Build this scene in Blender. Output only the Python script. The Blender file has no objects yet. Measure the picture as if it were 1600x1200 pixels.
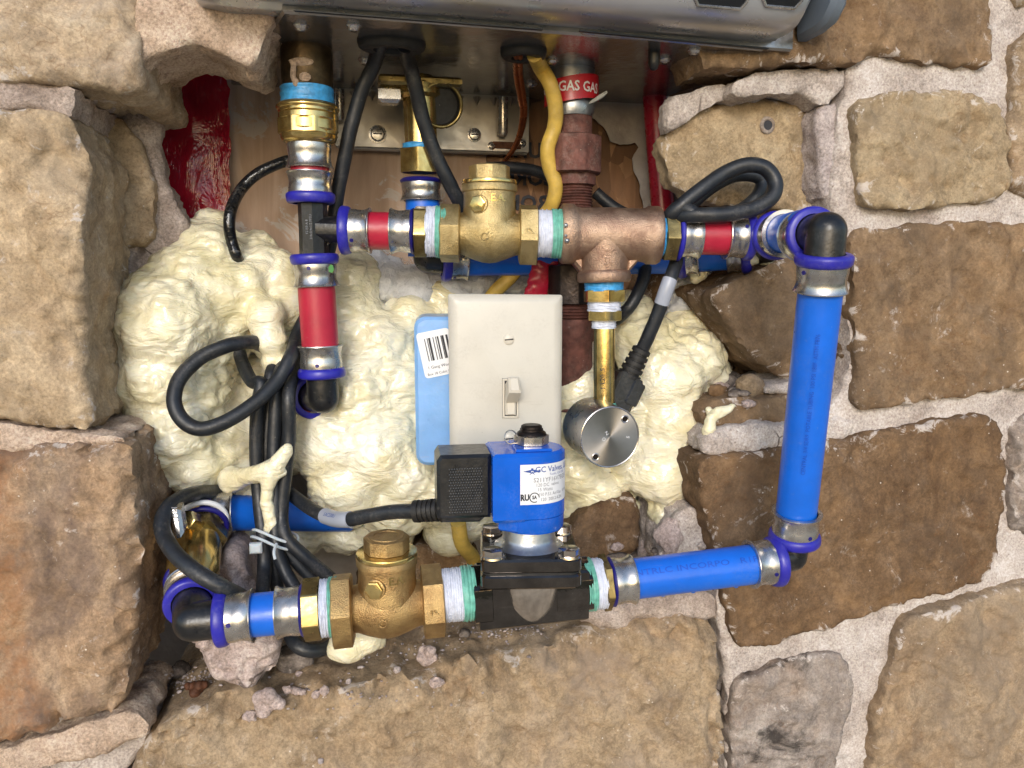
import bpy, bmesh, math, random
import numpy as np
from mathutils import Vector, Matrix, noise, geometry
from mathutils.bvhtree import BVHTree

# ------------------------------------------------------------------ camera, world, sun, exposure
SC = bpy.context.scene
MM = 0.001
YAW, PITCH, FPX, DIST = math.radians(11.3), math.radians(-7.6), 1200.0, 440.0
cd = bpy.data.cameras.new("camera"); cam = bpy.data.objects.new("camera", cd)
SC.collection.objects.link(cam); SC.camera = cam
cam.location = (0, -DIST * MM, 0)
cam.rotation_euler = (math.pi / 2 + PITCH, 0, -YAW)
cd.sensor_width = 36.0; cd.lens = 36.0 * FPX / 1600.0
cd.clip_start = 0.01; cd.clip_end = 500.0
cd.dof.use_dof = False

W = bpy.data.worlds.new("World"); SC.world = W; W.use_nodes = True
wn = W.node_tree.nodes; wl = W.node_tree.links
sky = wn.new("ShaderNodeTexSky"); sky.sky_type = 'NISHITA'; sky.sun_disc = False
SUN_EL, SUN_AZ = math.radians(21), math.radians(-16)      # azimuth from the wall's outward normal, towards the left
sky.sun_elevation = SUN_EL; sky.sun_rotation = math.pi - SUN_AZ
sky.air_density = 1.0; sky.dust_density = 1.2; sky.ozone_density = 1.0
wn["Background"].inputs["Strength"].default_value = 0.15
wl.new(sky.outputs[0], wn["Background"].inputs["Color"])

sd = bpy.data.lights.new("sun", 'SUN'); sd.energy = 0.95; sd.angle = math.radians(15); sd.color = (1.0, 0.98, 0.965)
sun = bpy.data.objects.new("sun", sd); SC.collection.objects.link(sun)
sdir = Vector((math.sin(SUN_AZ) * math.cos(SUN_EL), -math.cos(SUN_AZ) * math.cos(SUN_EL), math.sin(SUN_EL)))
sun.rotation_euler = (-sdir).to_track_quat('-Z', 'Y').to_euler()
sun.location = sdir * 3

SC.view_settings.view_transform = 'Standard'; SC.view_settings.look = 'None'
SC.view_settings.gamma = 1.0; SC.view_settings.exposure = 0.72
SC.view_settings.use_curve_mapping = False
SC.render.engine = 'CYCLES'
SC.cycles.max_bounces = 8

# ------------------------------------------------------------------ pixel -> point (all lengths below in millimetres)
_f = Vector((math.sin(YAW) * math.cos(PITCH), math.cos(YAW) * math.cos(PITCH), math.sin(PITCH)))
_r = Vector((math.cos(YAW), -math.sin(YAW), 0)); _u = _r.cross(_f)
EYE = Vector((0, -DIST, 0))
def ray(px, py): return _f + _r * ((px - 800) / FPX) + _u * ((600 - py) / FPX)
def P(px, py, Y):                       # where the line of sight meets the plane at depth Y behind the stone face
    d = ray(px, py); return EYE + d * ((Y + DIST) / d.y)
def PZ(px, py, Z):                      # ... meets the level plane at height Z
    d = ray(px, py); return EYE + d * (Z / d.z)
def mmpx(px, py, Y):                    # millimetres per picture pixel there
    return (P(px, py, Y) - EYE).dot(_f) / FPX
V = Vector
R = random.Random(7)

# ------------------------------------------------------------------ materials
def lin(h):
    h = h.lstrip('#'); o = []
    for i in (0, 2, 4):
        c = int(h[i:i+2], 16) / 255.0
        o.append(c / 12.92 if c <= 0.04045 else ((c + 0.055) / 1.055) ** 2.4)
    return (*o, 1.0)
MATS = {}
class NT:
    def __init__(s, name):
        s.m = bpy.data.materials.new(name); s.m.use_nodes = True
        s.n = s.m.node_tree.nodes; s.l = s.m.node_tree.links
        s.b = s.n["Principled BSDF"]
        s.tc = s.n.new("ShaderNodeTexCoord")
        s.co = s.tc.outputs["Object"]
    def noise(s, scale, detail=4, rough=0.55, dist=0.0, stretch=None):
        t = s.n.new("ShaderNodeTexNoise"); t.inputs["Scale"].default_value = scale
        t.inputs["Detail"].default_value = detail; t.inputs["Roughness"].default_value = rough
        t.inputs["Distortion"].default_value = dist
        src = s.co
        if stretch:
            mp = s.n.new("ShaderNodeMapping"); mp.inputs["Scale"].default_value = stretch
            s.l.new(src, mp.inputs[0]); src = mp.outputs[0]
        s.l.new(src, t.inputs["Vector"]); return t.outputs["Fac"]
    def voro(s, scale, feat='F1', rand=1.0):
        t = s.n.new("ShaderNodeTexVoronoi"); t.feature = feat; t.inputs["Scale"].default_value = scale
        s.l.new(s.co, t.inputs["Vector"]); return t.outputs["Distance"]
    def ramp(s, fac, stops):
        t = s.n.new("ShaderNodeValToRGB"); e = t.color_ramp.elements
        while len(e) < len(stops): e.new(0.5)
        for k, (p, c) in enumerate(stops):
            e[k].position = p; e[k].color = c if len(c) == 4 else (*c, 1)
        s.l.new(fac, t.inputs[0]); return t.outputs[0]
    def mix(s, fac, a, b, mode='MIX'):
        t = s.n.new("ShaderNodeMix"); t.data_type = 'RGBA'; t.blend_type = mode
        for sock, v in ((t.inputs[0], fac), (t.inputs[6], a), (t.inputs[7], b)):
            if isinstance(v, (int, float)): sock.default_value = v
            elif isinstance(v, tuple): sock.default_value = v
            else: s.l.new(v, sock)
        return t.outputs[2]
    def math(s, op, a, b=0.0):
        t = s.n.new("ShaderNodeMath"); t.operation = op
        for sock, v in ((t.inputs[0], a), (t.inputs[1], b)):
            if isinstance(v, (int, float)): sock.default_value = v
            else: s.l.new(v, sock)
        return t.outputs[0]
    def bump(s, hts, dist=0.0005, strength=1.0):
        prev = None
        for h, d, st in hts:
            t = s.n.new("ShaderNodeBump"); t.inputs["Distance"].default_value = d; t.inputs["Strength"].default_value = st
            s.l.new(h, t.inputs["Height"])
            if prev: s.l.new(prev, t.inputs["Normal"])
            prev = t.outputs[0]
        s.l.new(prev, s.b.inputs["Normal"])
    def set(s, **kw):
        names = dict(color="Base Color", rough="Roughness", metal="Metallic", ior="IOR", spec="Specular IOR Level",
                     sss="Subsurface Weight", sssr="Subsurface Radius", ssss="Subsurface Scale", coat="Coat Weight",
                     coatr="Coat Roughness", trans="Transmission Weight", alpha="Alpha", aniso="Anisotropic")
        for k, v in kw.items():
            sock = s.b.inputs[names[k]]
            if hasattr(v, "links") or hasattr(v, "is_linked"): s.l.new(v, sock)
            else: sock.default_value = v
        return s
WHITE, BLACK = (1, 1, 1, 1), (0, 0, 0, 1)

def simple(name, c, rough=0.5, metal=0.0, var=0.12, vscale=120, bump=None, dust=0.0, dcol='b9b0a4', **kw):
    """plain procedural material: colour with slight uneven tone, uneven gloss, optional fine relief"""
    if name in MATS: return MATS[name]
    t = NT(name); c = lin(c) if isinstance(c, str) else c
    nz = t.noise(vscale, 5)
    dark = tuple(x * (1 - var * 1.6) for x in c[:3]) + (1,); lite = tuple(min(1, x * (1 + var)) for x in c[:3]) + (1,)
    t.set(color=t.ramp(nz, [(0.3, dark), (0.7, lite)]), metal=metal)
    rn = t.noise(vscale * 2.3, 4)
    t.set(rough=t.ramp(rn, [(0.3, (rough * 0.8,) * 3), (0.7, (min(1, rough * 1.25),) * 3)]))
    if bump: t.bump([(t.noise(bump[0], 3), bump[1], 1.0)])
    t.set(**kw)
    if dust:
        src = t.b.inputs["Base Color"].links[0].from_socket
        d1 = t.math('MULTIPLY', t.ramp(t.noise(38, 6, 0.7, 0.6), [(0.48, BLACK), (0.72, WHITE)]), t.ramp(t.noise(700, 3, 0.7), [(0.42, BLACK), (0.62, WHITE)]))
        d2 = t.ramp(t.noise(300, 4, 0.6, 0.0, (0.12, 1.0, 1.0)), [(0.66, BLACK), (0.70, WHITE)])
        d3 = t.math('MULTIPLY', t.ramp(t.voro(210), [(0.05, WHITE), (0.09, BLACK)]), t.ramp(t.noise(45, 3), [(0.52, BLACK), (0.58, WHITE)]))
        k = t.math('MAXIMUM', t.math('MAXIMUM', d1, t.math('MULTIPLY', d2, 0.6)), t.math('MULTIPLY', d3, 1.6))
        t.set(color=t.mix(t.math('MULTIPLY', k, dust), src, lin(dcol)))
    MATS[name] = t.m; return t.m

def stone_mat(name, base, dark, lite, stain=None, streak=False, seed=0.0, fleck=0.25, bands=(), stain_k=0.5, stain_s=11):
    t = NT(name)
    mp = t.n.new("ShaderNodeMapping"); mp.inputs["Location"].default_value = (seed, seed * 0.7, -seed)
    t.l.new(t.tc.outputs["Object"], mp.inputs[0]); t.co = mp.outputs[0]
    st = (1.25, 1.0, 0.8) if streak else None
    a = t.noise(34, 7, 0.62, 0.6, st)
    col = t.ramp(a, [(0.28, lin(dark)), (0.5, lin(base)), (0.74, lin(lite))])
    g = t.noise(620, 4, 0.75)
    col = t.mix(0.55, col, t.ramp(g, [(0.3, (0.2, 0.2, 0.2, 1)), (0.5, (0.5, 0.5, 0.5, 1)), (0.72, (0.78, 0.78, 0.78, 1))]), 'OVERLAY')
    ru = t.math('MULTIPLY', t.ramp(t.noise(15, 6, 0.65, 1.0), [(0.5, BLACK), (0.68, WHITE)]), 0.3)
    col = t.mix(ru, col, lin('9c7a54'))
    gy = t.math('MULTIPLY', t.ramp(t.noise(21, 6, 0.68, 0.8), [(0.54, BLACK), (0.66, WHITE)]), 0.35)
    col = t.mix(gy, col, lin('6a5c50'))
    vn = t.math('MULTIPLY', t.ramp(t.noise(26, 4, 0.5, 3.0), [(0.485, BLACK), (0.5, WHITE), (0.515, BLACK)]), t.ramp(t.noise(12, 2), [(0.52, BLACK), (0.6, WHITE)]))
    col = t.mix(t.math('MULTIPLY', vn, 0.4), col, lin('6e4a2c'))
    g2 = t.noise(150, 6, 0.72, 0.5)
    col = t.mix(0.6, col, t.ramp(g2, [(0.32, (0.26, 0.25, 0.24, 1)), (0.68, (0.68, 0.68, 0.68, 1))]), 'OVERLAY')
    if stain:
        b = t.noise(stain_s, 6, 0.66, 0.9, (1.3, 1.0, 0.6) if streak else None)
        col = t.mix(t.ramp(b, [(0.50, BLACK), (0.62, WHITE)]), col, t.mix(stain_k, col, lin(stain), 'MIX'))
    for bx0, bx1, bc, bk in bands:            # mineral bands across the bed of the stone (x in metres from the wall's base point)
        sp = t.n.new("ShaderNodeSeparateXYZ"); t.l.new(t.tc.outputs["Object"], sp.inputs[0])
        xx = t.math('ADD', sp.outputs[0], t.math('MULTIPLY', t.math('SUBTRACT', t.noise(18, 5, 0.6), 0.5), 0.05))
        mr_ = t.n.new("ShaderNodeMapRange"); mr_.inputs[1].default_value = bx0; mr_.inputs[2].default_value = bx1; t.l.new(xx, mr_.inputs[0])
        bm_ = t.ramp(mr_.outputs[0], [(0.0, BLACK), (0.3, WHITE), (0.7, WHITE), (1.0, BLACK)])
        bm_ = t.math('MULTIPLY', bm_, t.ramp(t.noise(130, 6, 0.7), [(0.35, BLACK), (0.62, WHITE)]))
        col = t.mix(t.math('MULTIPLY', bm_, bk), col, lin(bc))
    # pale mortar smears and salt flecks with edges of their own
    c1 = t.noise(48, 6, 0.72, 1.2); c2 = t.noise(420, 3, 0.6)
    m = t.math('MULTIPLY', t.ramp(c1, [(0.60, BLACK), (0.70, WHITE)]), t.ramp(c2, [(0.42, BLACK), (0.58, WHITE)]))
    col = t.mix(t.math('MULTIPLY', m, fleck * 2.4), col, lin('c9c0b8'))
    at = t.n.new("ShaderNodeAttribute"); at.attribute_name = 'smear'
    e1 = t.math('ADD', t.noise(62, 7, 0.72, 0.8), t.math('MULTIPLY', at.outputs["Fac"], 0.15))
    em = t.math('MULTIPLY', t.ramp(e1, [(0.68, BLACK), (0.73, WHITE)]), t.ramp(t.noise(300, 3), [(0.3, (0.35,) * 3), (0.5, WHITE)]))
    col = t.mix(t.math('MULTIPLY', em, 0.8), col, lin('c4bbb4'))
    spk = t.math('MULTIPLY', t.ramp(t.voro(150), [(0.05, WHITE), (0.09, BLACK)]), t.ramp(t.noise(25, 3), [(0.5, BLACK), (0.6, WHITE)]))
    col = t.mix(t.math('MULTIPLY', spk, 0.8), col, lin('d8d0c6'))
    t.set(color=col, rough=0.86, spec=0.25)
    t.bump([(t.noise(80, 6, 0.66), 0.0014, 0.8), (t.noise(420, 5, 0.75), 0.0006, 0.8), (t.noise(1300, 2, 0.6), 0.0003, 0.7)])
    MATS[name] = t.m; return t.m

def mortar_mat(name, base='c2b8b1', dark='a2958d', lite='d3cbc6'):
    t = NT(name)
    a = t.noise(40, 6, 0.6, 0.3)
    col = t.ramp(a, [(0.3, lin(dark)), (0.5, lin(base)), (0.72, lin(lite))])
    g = t.noise(680, 4, 0.75)
    col = t.mix(0.8, col, t.ramp(g, [(0.3, (0.2, 0.2, 0.2, 1)), (0.5, (0.5, 0.5, 0.5, 1)), (0.72, (0.78, 0.78, 0.78, 1))]), 'OVERLAY')
    col = t.mix(0.5, col, t.ramp(t.noise(110, 6, 0.7, 0.6), [(0.32, (0.32, 0.31, 0.3, 1)), (0.68, (0.64, 0.64, 0.65, 1))]), 'OVERLAY')
    pits = t.voro(260)
    pm = t.math('MULTIPLY', t.ramp(pits, [(0.10, WHITE), (0.2, BLACK)]), t.ramp(t.noise(90, 3), [(0.5, BLACK), (0.6, WHITE)]))
    col = t.mix(t.math('MULTIPLY', pm, 0.55), col, lin('6b584a'))
    wv = t.n.new("ShaderNodeVectorMath"); wv.operation = 'MULTIPLY_ADD'
    nz = t.n.new("ShaderNodeTexNoise"); nz.inputs["Scale"].default_value = 30; t.l.new(t.co, nz.inputs["Vector"])
    t.l.new(nz.outputs["Color"], wv.inputs[0]); wv.inputs[1].default_value = (0.022,) * 3; t.l.new(t.co, wv.inputs[2])
    ck = t.n.new("ShaderNodeTexVoronoi"); ck.feature = 'DISTANCE_TO_EDGE'; ck.inputs["Scale"].default_value = 17; t.l.new(wv.outputs[0], ck.inputs["Vector"])
    cm = t.math('MULTIPLY', t.ramp(ck.outputs["Distance"], [(0.004, WHITE), (0.013, BLACK)]), t.ramp(t.noise(14, 2), [(0.58, BLACK), (0.62, WHITE)]))
    col = t.mix(t.math('MULTIPLY', cm, 0.8), col, lin('4e4139'))
    t.set(color=col, rough=0.93, spec=0.18)
    t.bump([(t.noise(80, 6, 0.7), 0.0022, 1.0), (t.noise(420, 5, 0.75), 0.0012, 1.0), (t.noise(1500, 2, 0.6), 0.0003, 0.9)])
    MATS[name] = t.m; return t.m

def brass_mat(name, base, dark, rough, grain, gd, tarn=0.5):
    t = NT(name)
    a = t.noise(70, 6, 0.62, 0.8)
    col = t.ramp(a, [(0.3, lin(dark)), (0.62, lin(base))])
    b = t.noise(22, 5, 0.6)
    col = t.mix(t.math('MULTIPLY', t.ramp(b, [(0.5, BLACK), (0.7, WHITE)]), tarn), col, lin(dark))
    t.set(color=col, metal=0.92, rough=t.ramp(t.noise(160, 4), [(0.3, (rough * 0.75,) * 3), (0.7, (min(1, rough * 1.3),) * 3)]))
    t.bump([(t.noise(grain, 3, 0.6), gd, 1.0), (t.noise(120, 3), 0.0001, 0.5)])
    MATS[name] = t.m; return t.m

M = MATS
stone_mat('stone_tan', 'ab977c', '8b7860', 'c0ad93', '9a8b77', False, 0.3)
stone_mat('stone_tan_upper', 'ad9a82', '8e7c68', 'c2b29b', 'a59e96', False, 1.7, 0.35)
stone_mat('stone_streaked', '9a8168', '77634f', 'b59e83', '54494a', True, 2.9, 0.4, bands=((-0.335, -0.295, '3f3734', 0.75), (-0.302, -0.255, '9a6a44', 0.55)))
stone_mat('stone_brown', '7d674f', '644f3b', '947d63', '5c4f42', True, 4.1, 0.25)
stone_mat('stone_dark_brown', '69533d', '543f2d', '7c654e', '4a3d32', True, 5.3, 0.2)
stone_mat('stone_olive', '9d8b70', '83725a', 'b0a085', '8b7c66', False, 6.1, 0.3)
stone_mat('stone_ochre', '938069', '786755', 'a9967d', '807263', True, 7.7, 0.2)
stone_mat('stone_grey', '918780', '736a64', 'a89f97', '231e1c', False, 8.3, 0.45, stain_k=0.85, stain_s=24)
stone_mat('stone_ledge', '99866d', '7e6c58', 'af9c84', '8d7f73', False, 9.9, 0.24)
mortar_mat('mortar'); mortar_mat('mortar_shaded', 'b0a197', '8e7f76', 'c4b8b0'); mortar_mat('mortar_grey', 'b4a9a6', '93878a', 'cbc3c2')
mortar_mat('crumb', 'bdaca6', '988781', 'd0c4be'); mortar_mat('mortar_warm', 'c2ad9a', 'a08873', 'd4c3b3')
brass_mat('cast_brass', 'c6b283', '9a8557', 0.4, 1500, 0.00045, 0.4)
brass_mat('cast_brass_brown', 'bda06e', '8a6c48', 0.42, 1500, 0.00045, 0.6)
brass_mat('bright_brass', 'dcc383', '9c8047', 0.2, 300, 0.00004, 0.35)
brass_mat('dull_brass', 'a08f5f', '5c4e30', 0.3, 400, 0.00006, 0.5)
brass_mat('bronze', 'b99e88', '86695a', 0.44, 1300, 0.0005, 0.5)
brass_mat('copper', 'c07a50', '8a4e34', 0.3, 300, 0.00005, 0.3)
brass_mat('steel', 'c6c4c2', '98938f', 0.26, 260, 0.00003, 0.3)
brass_mat('brushed_steel', 'b0adab', '96928f', 0.3, 500, 0.00003, 0.2)
simple('nickel_dark_reflection', '5e5955', 0.07, 0.95, 0.2, 90, (300, 0.00006), dust=0.12)  # nickel valve body with a dark reflection put into its base colour
brass_mat('nickel', 'cfc6bc', '9c938a', 0.12, 300, 0.00003, 0.3)
brass_mat('zinc', 'b9bcc0', '90949a', 0.36, 420, 0.00012, 0.3)
brass_mat('dark_iron', '3a3432', '241f1e', 0.45, 380, 0.0003, 0.3)
simple('gas_iron', '664038', 0.72, 0.25, 0.35, 130, (300, 0.0006), dust=0.2)
simple('red_pipe', 'a81e38', 0.38, 0, 0.10, 60, (500, 0.00006), dust=0.10)
simple('blue_pipe', '1062d0', 0.34, 0, 0.09, 50, (300, 0.00012), dust=0.10)
simple('blue_collar', '27259a', 0.36, 0, 0.14, 80, (300, 0.0001), dust=0.12)
simple('navy_collar', '17146a', 0.36, 0, 0.12, 80, (300, 0.0001))
simple('black_plastic', '17181b', 0.32, 0, 0.25, 90, (400, 0.00015), dust=0.12)
simple('black_knurl_base', '121315', 0.5, 0, 0.25, 90, (700, 0.0003))
simple('black_cable', '1d2127', 0.45, 0, 0.25, 120, (700, 0.00012), dust=0.14)
simple('black_rubber', '1b1b1c', 0.6, 0, 0.25, 120, (500, 0.0002))
simple('glossy_cable', '121417', 0.2, 0, 0.25, 120, (350, 0.0005), dust=0.2)
simple('yellow_cable', 'c2a24a', 0.45, 0, 0.16, 130, (300, 0.0002), dust=0.2)
simple('teal_tape', '68ad9e', 0.42, 0, 0.2, 300, (900, 0.0003))
simple('white_tape', 'c9cfe0', 0.5, 0, 0.12, 300, (900, 0.0004))
simple('blue_tape', '3f96d2', 0.36, 0, 0.22, 300, (900, 0.0003))
simple('plate_ivory', 'bdbab1', 0.36, 0, 0.05, 30, (900, 0.00003), dust=0.22, dcol='857c70')
simple('toggle_ivory', 'c8c2b5', 0.34, 0, 0.03, 40)
simple('box_blue', '7aa8dc', 0.32, 0, 0.10, 40, (120, 0.0004), dust=0.18, sss=0.15)
simple('coil_blue', '0d58c2', 0.2, 0, 0.1, 60, (160, 0.0002), dust=0.10)
simple('label_white', 'd8dade', 0.42, 0, 0.03, 60)
simple('ink_dark', '23242c', 0.6, 0, 0.1)
simple('ink_blue', '2a4a94', 0.6, 0, 0.1)
simple('ink_on_blue', '0a48b4', 0.5, 0, 0.1)
simple('ink_grey', '6d7078', 0.6, 0, 0.1)
simple('scarlet_tape', 'b01826', 0.3, 0, 0.1, 60)
simple('clear_film', 'b9bab6', 0.25, 0.2, 0.2, 90)
simple('heater_shell', 'b4b6ba', 0.3, 0.7, 0.06, 30, (700, 0.00005))
simple('heater_cap', '66717e', 0.5, 0.1, 0.06, 30, (700, 0.00005))
simple('heater_pan', '9b9896', 0.2, 0.85, 0.16, 40, (60, 0.0006), dust=0.25)
simple('heater_dark', '0c0f14', 0.4, 0, 0.2)
simple('flange_zinc', 'a8a39c', 0.36, 0.8, 0.15, 60, (160, 0.0002))
brass_mat('tarnished', '6a5a44', '2c2620', 0.42, 300, 0.0003, 0.6)
simple('rusty', '5a3826', 0.7, 0.3, 0.3, 150, (400, 0.0005))
simple('red_pvc', 'a01c34', 0.28, 0, 0.08, 60)
simple('membrane', 'a39c96', 0.6, 0, 0.14, 60, (200, 0.0006))
simple('zip_tie', 'c6c8cc', 0.3, 0, 0.05, 60, sss=0.2)
simple('wire_label', '9aa0ae', 0.35, 0, 0.05, 60)
simple('green_mark', '2f7a30', 0.5, 0, 0.1)
simple('reflection_lawn', '4a5530', 0.9, 0, 0.3, 2)
simple('bounce_ground', 'b3a692', 0.9, 0, 0.2, 3, (60, 0.003))

def foam_mat(name, a, b, c):
    t = NT(name)
    n1 = t.noise(26, 5, 0.6, 0.8); n2 = t.noise(140, 4, 0.6)
    col = t.ramp(n1, [(0.3, lin(c)), (0.5, lin(a)), (0.72, lin(b))])
    col = t.mix(0.25, col, t.ramp(n2, [(0.3, (0.4, 0.39, 0.36, 1)), (0.7, (0.62, 0.62, 0.62, 1))]), 'OVERLAY')
    t.set(color=col, rough=t.ramp(t.noise(90, 4), [(0.3, (0.14,) * 3), (0.7, (0.34,) * 3)]), sss=0.25, sssr=(1.0, 0.8, 0.45), ssss=0.004, spec=0.6, coat=0.7, coatr=0.1)
    t.bump([(t.noise(52, 4, 0.55, 2.6, (0.8, 1, 1.7)), 0.003, 0.85), (t.noise(230, 3, 0.55, 1.4), 0.0005, 0.5)])
    MATS[name] = t.m
foam_mat('foam', 'e7e0c2', 'ece9d8', 'dcd2a8')
foam_mat('foam_pale', 'e4dcba', 'ece6cf', 'd6ca9c')
def wool_mat():
    t = NT('wool')
    t.set(color=t.ramp(t.noise(40, 6, 0.7, 0.6), [(0.3, lin('c2c5ca')), (0.5, lin('e2e4e8')), (0.7, lin('eef0f2'))]), rough=0.95, spec=0.1, sss=0.4, sssr=(1, 1, 1), ssss=0.006)
    t.bump([(t.noise(160, 6, 0.75, 1.5), 0.003, 1.0)]); MATS['wool'] = t.m
wool_mat()

def red_tape_mat():
    t = NT('red_tape')
    t.set(color=t.ramp(t.noise(30, 5, 0.6, 0.5), [(0.3, lin('7a0d20')), (0.7, lin('a51a30'))]), rough=0.16)
    t.bump([(t.noise(55, 4, 0.6, 1.5, (1, 1, 0.45)), 0.003, 0.8), (t.noise(200, 3), 0.0004, 0.6)]); MATS['red_tape'] = t.m
red_tape_mat()
def osb_mat():
    t = NT('plywood')
    g = t.noise(60, 6, 0.6, 0.5, (1.0, 1.0, 0.12))
    col = t.ramp(g, [(0.3, lin('8d7360')), (0.55, lin('ab917b')), (0.75, lin('bda693'))])
    w = t.noise(34, 6, 0.68, 0.9)
    col = t.mix(t.math('MULTIPLY', t.ramp(w, [(0.57, BLACK), (0.61, WHITE)]), 0.75), col, lin('b3aca4'))
    t.set(color=col, rough=0.75); t.bump([(t.noise(120, 4, 0.6, 0, (1, 1, 0.15)), 0.0008, 0.8)])
    MATS['plywood'] = t.m
    t = NT('strand_board')
    v = t.n.new("ShaderNodeTexVoronoi"); v.inputs["Scale"].default_value = 62
    mp = t.n.new("ShaderNodeMapping"); mp.inputs["Scale"].default_value = (2.0, 1, 0.8); mp.inputs["Rotation"].default_value = (0, 0.5, 0)
    t.l.new(t.co, mp.inputs[0]); t.l.new(mp.outputs[0], v.inputs["Vector"])
    sep = t.n.new("ShaderNodeSeparateColor"); t.l.new(v.outputs["Color"], sep.inputs[0])
    col = t.ramp(sep.outputs[0], [(0.0, lin('5f432c')), (0.5, lin('7d5a3c')), (1.0, lin('936f4e'))])
    col = t.mix(0.5, col, t.ramp(t.noise(120, 5, 0.6, 0.4, (2, 1, 0.3)), [(0.3, (0.35,) * 3), (0.7, (0.62,) * 3)]), 'OVERLAY')
    t.set(color=col, rough=0.7); t.bump([(sep.outputs[1], 0.0012, 0.8), (t.noise(200, 3), 0.0004, 0.7)])
    MATS['strand_board'] = t.m
osb_mat()

# ------------------------------------------------------------------ mesh builder and scene-graph helpers
class MB:
    def __init__(s): s.v = []; s.f = []; s.smear = None
    def add(s, vs, fs):
        k = len(s.v); s.v += [Vector(x) for x in vs]; s.f += [tuple(i + k for i in f) for f in fs]; return s
    def lathe(s, p0, ax, prof, seg=36, cap=True, rot=0.0, sq=None):
        """prof = [(distance along axis, radius)...]"""
        ax = Vector(ax).normalized(); a = ax.orthogonal().normalized()
        if abs(ax.z) < 0.9: a = (Vector((0, 0, 1)) - ax * ax.z).normalized()
        elif abs(ax.x) < 0.99: a = (Vector((1, 0, 0)) - ax * ax.x).normalized()
        b = ax.cross(a); vs = []; fs = []
        for d, r in prof:
            for k in range(seg):
                t = 2 * math.pi * k / seg + rot
                vs.append(Vector(p0) + ax * d + (a * math.cos(t) + b * math.sin(t)) * r)
        for j in range(len(prof) - 1):
            for k in range(seg):
                k2 = (k + 1) % seg
                fs.append((j * seg + k, (j + 1) * seg + k, (j + 1) * seg + k2, j * seg + k2))
        if cap:
            fs.append(tuple(range(seg))); n = (len(prof) - 1) * seg
            fs.append(tuple(range(n + seg - 1, n - 1, -1)))
        return s.add(vs, fs)
    def hexnut(s, p0, ax, L, flat_r, ch=0.8, rot=0.0, n=6):
        """hex prism (flat_r = centre to flat) with chamfered corners, built from 18 sides so corners are softened"""
        ax = Vector(ax).normalized()
        a = (Vector((0, 0, 1)) - ax * ax.z).normalized() if abs(ax.z) < 0.9 else (Vector((1, 0, 0)) - ax * ax.x).normalized()
        b = ax.cross(a); rc = flat_r / math.cos(math.pi / n); pts = []
        for k in range(n):
            t = 2 * math.pi * (k + 0.5) / n + rot
            c = V((math.cos(t), math.sin(t))) * rc
            for q in (-1, 0, 1):
                t2 = 2 * math.pi * (k + 0.5 + q) / n + rot
                o = V((math.cos(t2), math.sin(t2))) * rc
                w = 0.07 if q else 0.0
                pts.append(c * (1 - w) + o * w if q else c * 0.985)
        m = len(pts); vs = []; fs = []
        for d, sc in ((0, 1 - ch * 1.3 / flat_r), (ch * 0.6, 1.0), (L - ch * 0.6, 1.0), (L, 1 - ch * 1.3 / flat_r)):
            for p in pts: vs.append(Vector(p0) + ax * d + (a * p.x + b * p.y) * sc)
        for j in range(3):
            for k in range(m):
                k2 = (k + 1) % m; fs.append((j * m + k, (j + 1) * m + k, (j + 1) * m + k2, j * m + k2))
        fs.append(tuple(range(m))); fs.append(tuple(range(4 * m - 1, 3 * m - 1, -1)))
        return s.add(vs, fs)
    def tube(s, pts, r, seg=14, sub=6, cap=True, wob=0.0):
        pts = [Vector(p) for p in pts]; path = []
        if sub > 1 and len(pts) > 2:
            for i in range(len(pts) - 1):
                p0 = pts[max(i - 1, 0)]; p1 = pts[i]; p2 = pts[i + 1]; p3 = pts[min(i + 2, len(pts) - 1)]
                for k in range(sub):
                    t = k / sub
                    path.append(0.5 * ((2 * p1) + (p2 - p0) * t + (2 * p0 - 5 * p1 + 4 * p2 - p3) * t * t + (3 * p1 - p0 - 3 * p2 + p3) * t ** 3))
            path.append(pts[-1])
        else: path = pts
        n = len(path); rr = r if callable(r) else (lambda t: r)
        T = [(path[min(i + 1, n - 1)] - path[max(i - 1, 0)]).normalized() for i in range(n)]
        a = T[0].orthogonal().normalized(); vs = []; fs = []
        for i in range(n):
            a = (a - T[i] * a.dot(T[i])).normalized(); b = T[i].cross(a); q = rr(i / max(1, n - 1))
            for k in range(seg):
                t = 2 * math.pi * k / seg
                w = 1 + (wob * noise.noise(path[i] * 0.08 + V((k * 0.3, 0, 0))) if wob else 0)
                vs.append(path[i] + (a * math.cos(t) + b * math.sin(t)) * q * w)
        for j in range(n - 1):
            for k in range(seg):
                k2 = (k + 1) % seg; fs.append((j * seg + k, j * seg + k2, (j + 1) * seg + k2, (j + 1) * seg + k))
        if cap:
            fs.append(tuple(range(seg - 1, -1, -1))); fs.append(tuple(range((n - 1) * seg, n * seg)))
        return s.add(vs, fs)
    def ring(s, c, ax, Rm, r, seg=40, rs=12, sx=1.0):
        """torus; sx stretches it along the axis"""
        ax = Vector(ax).normalized(); a = ax.orthogonal().normalized(); b = ax.cross(a); vs = []; fs = []
        for i in range(seg):
            t = 2 * math.pi * i / seg; e = a * math.cos(t) + b * math.sin(t)
            for k in range(rs):
                q = 2 * math.pi * k / rs
                vs.append(Vector(c) + e * (Rm + r * math.cos(q)) + ax * (r * sx * math.sin(q)))
        for i in range(seg):
            for k in range(rs):
                i2, k2 = (i + 1) % seg, (k + 1) % rs
                fs.append((i * rs + k, i2 * rs + k, i2 * rs + k2, i * rs + k2))
        return s.add(vs, fs)
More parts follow.
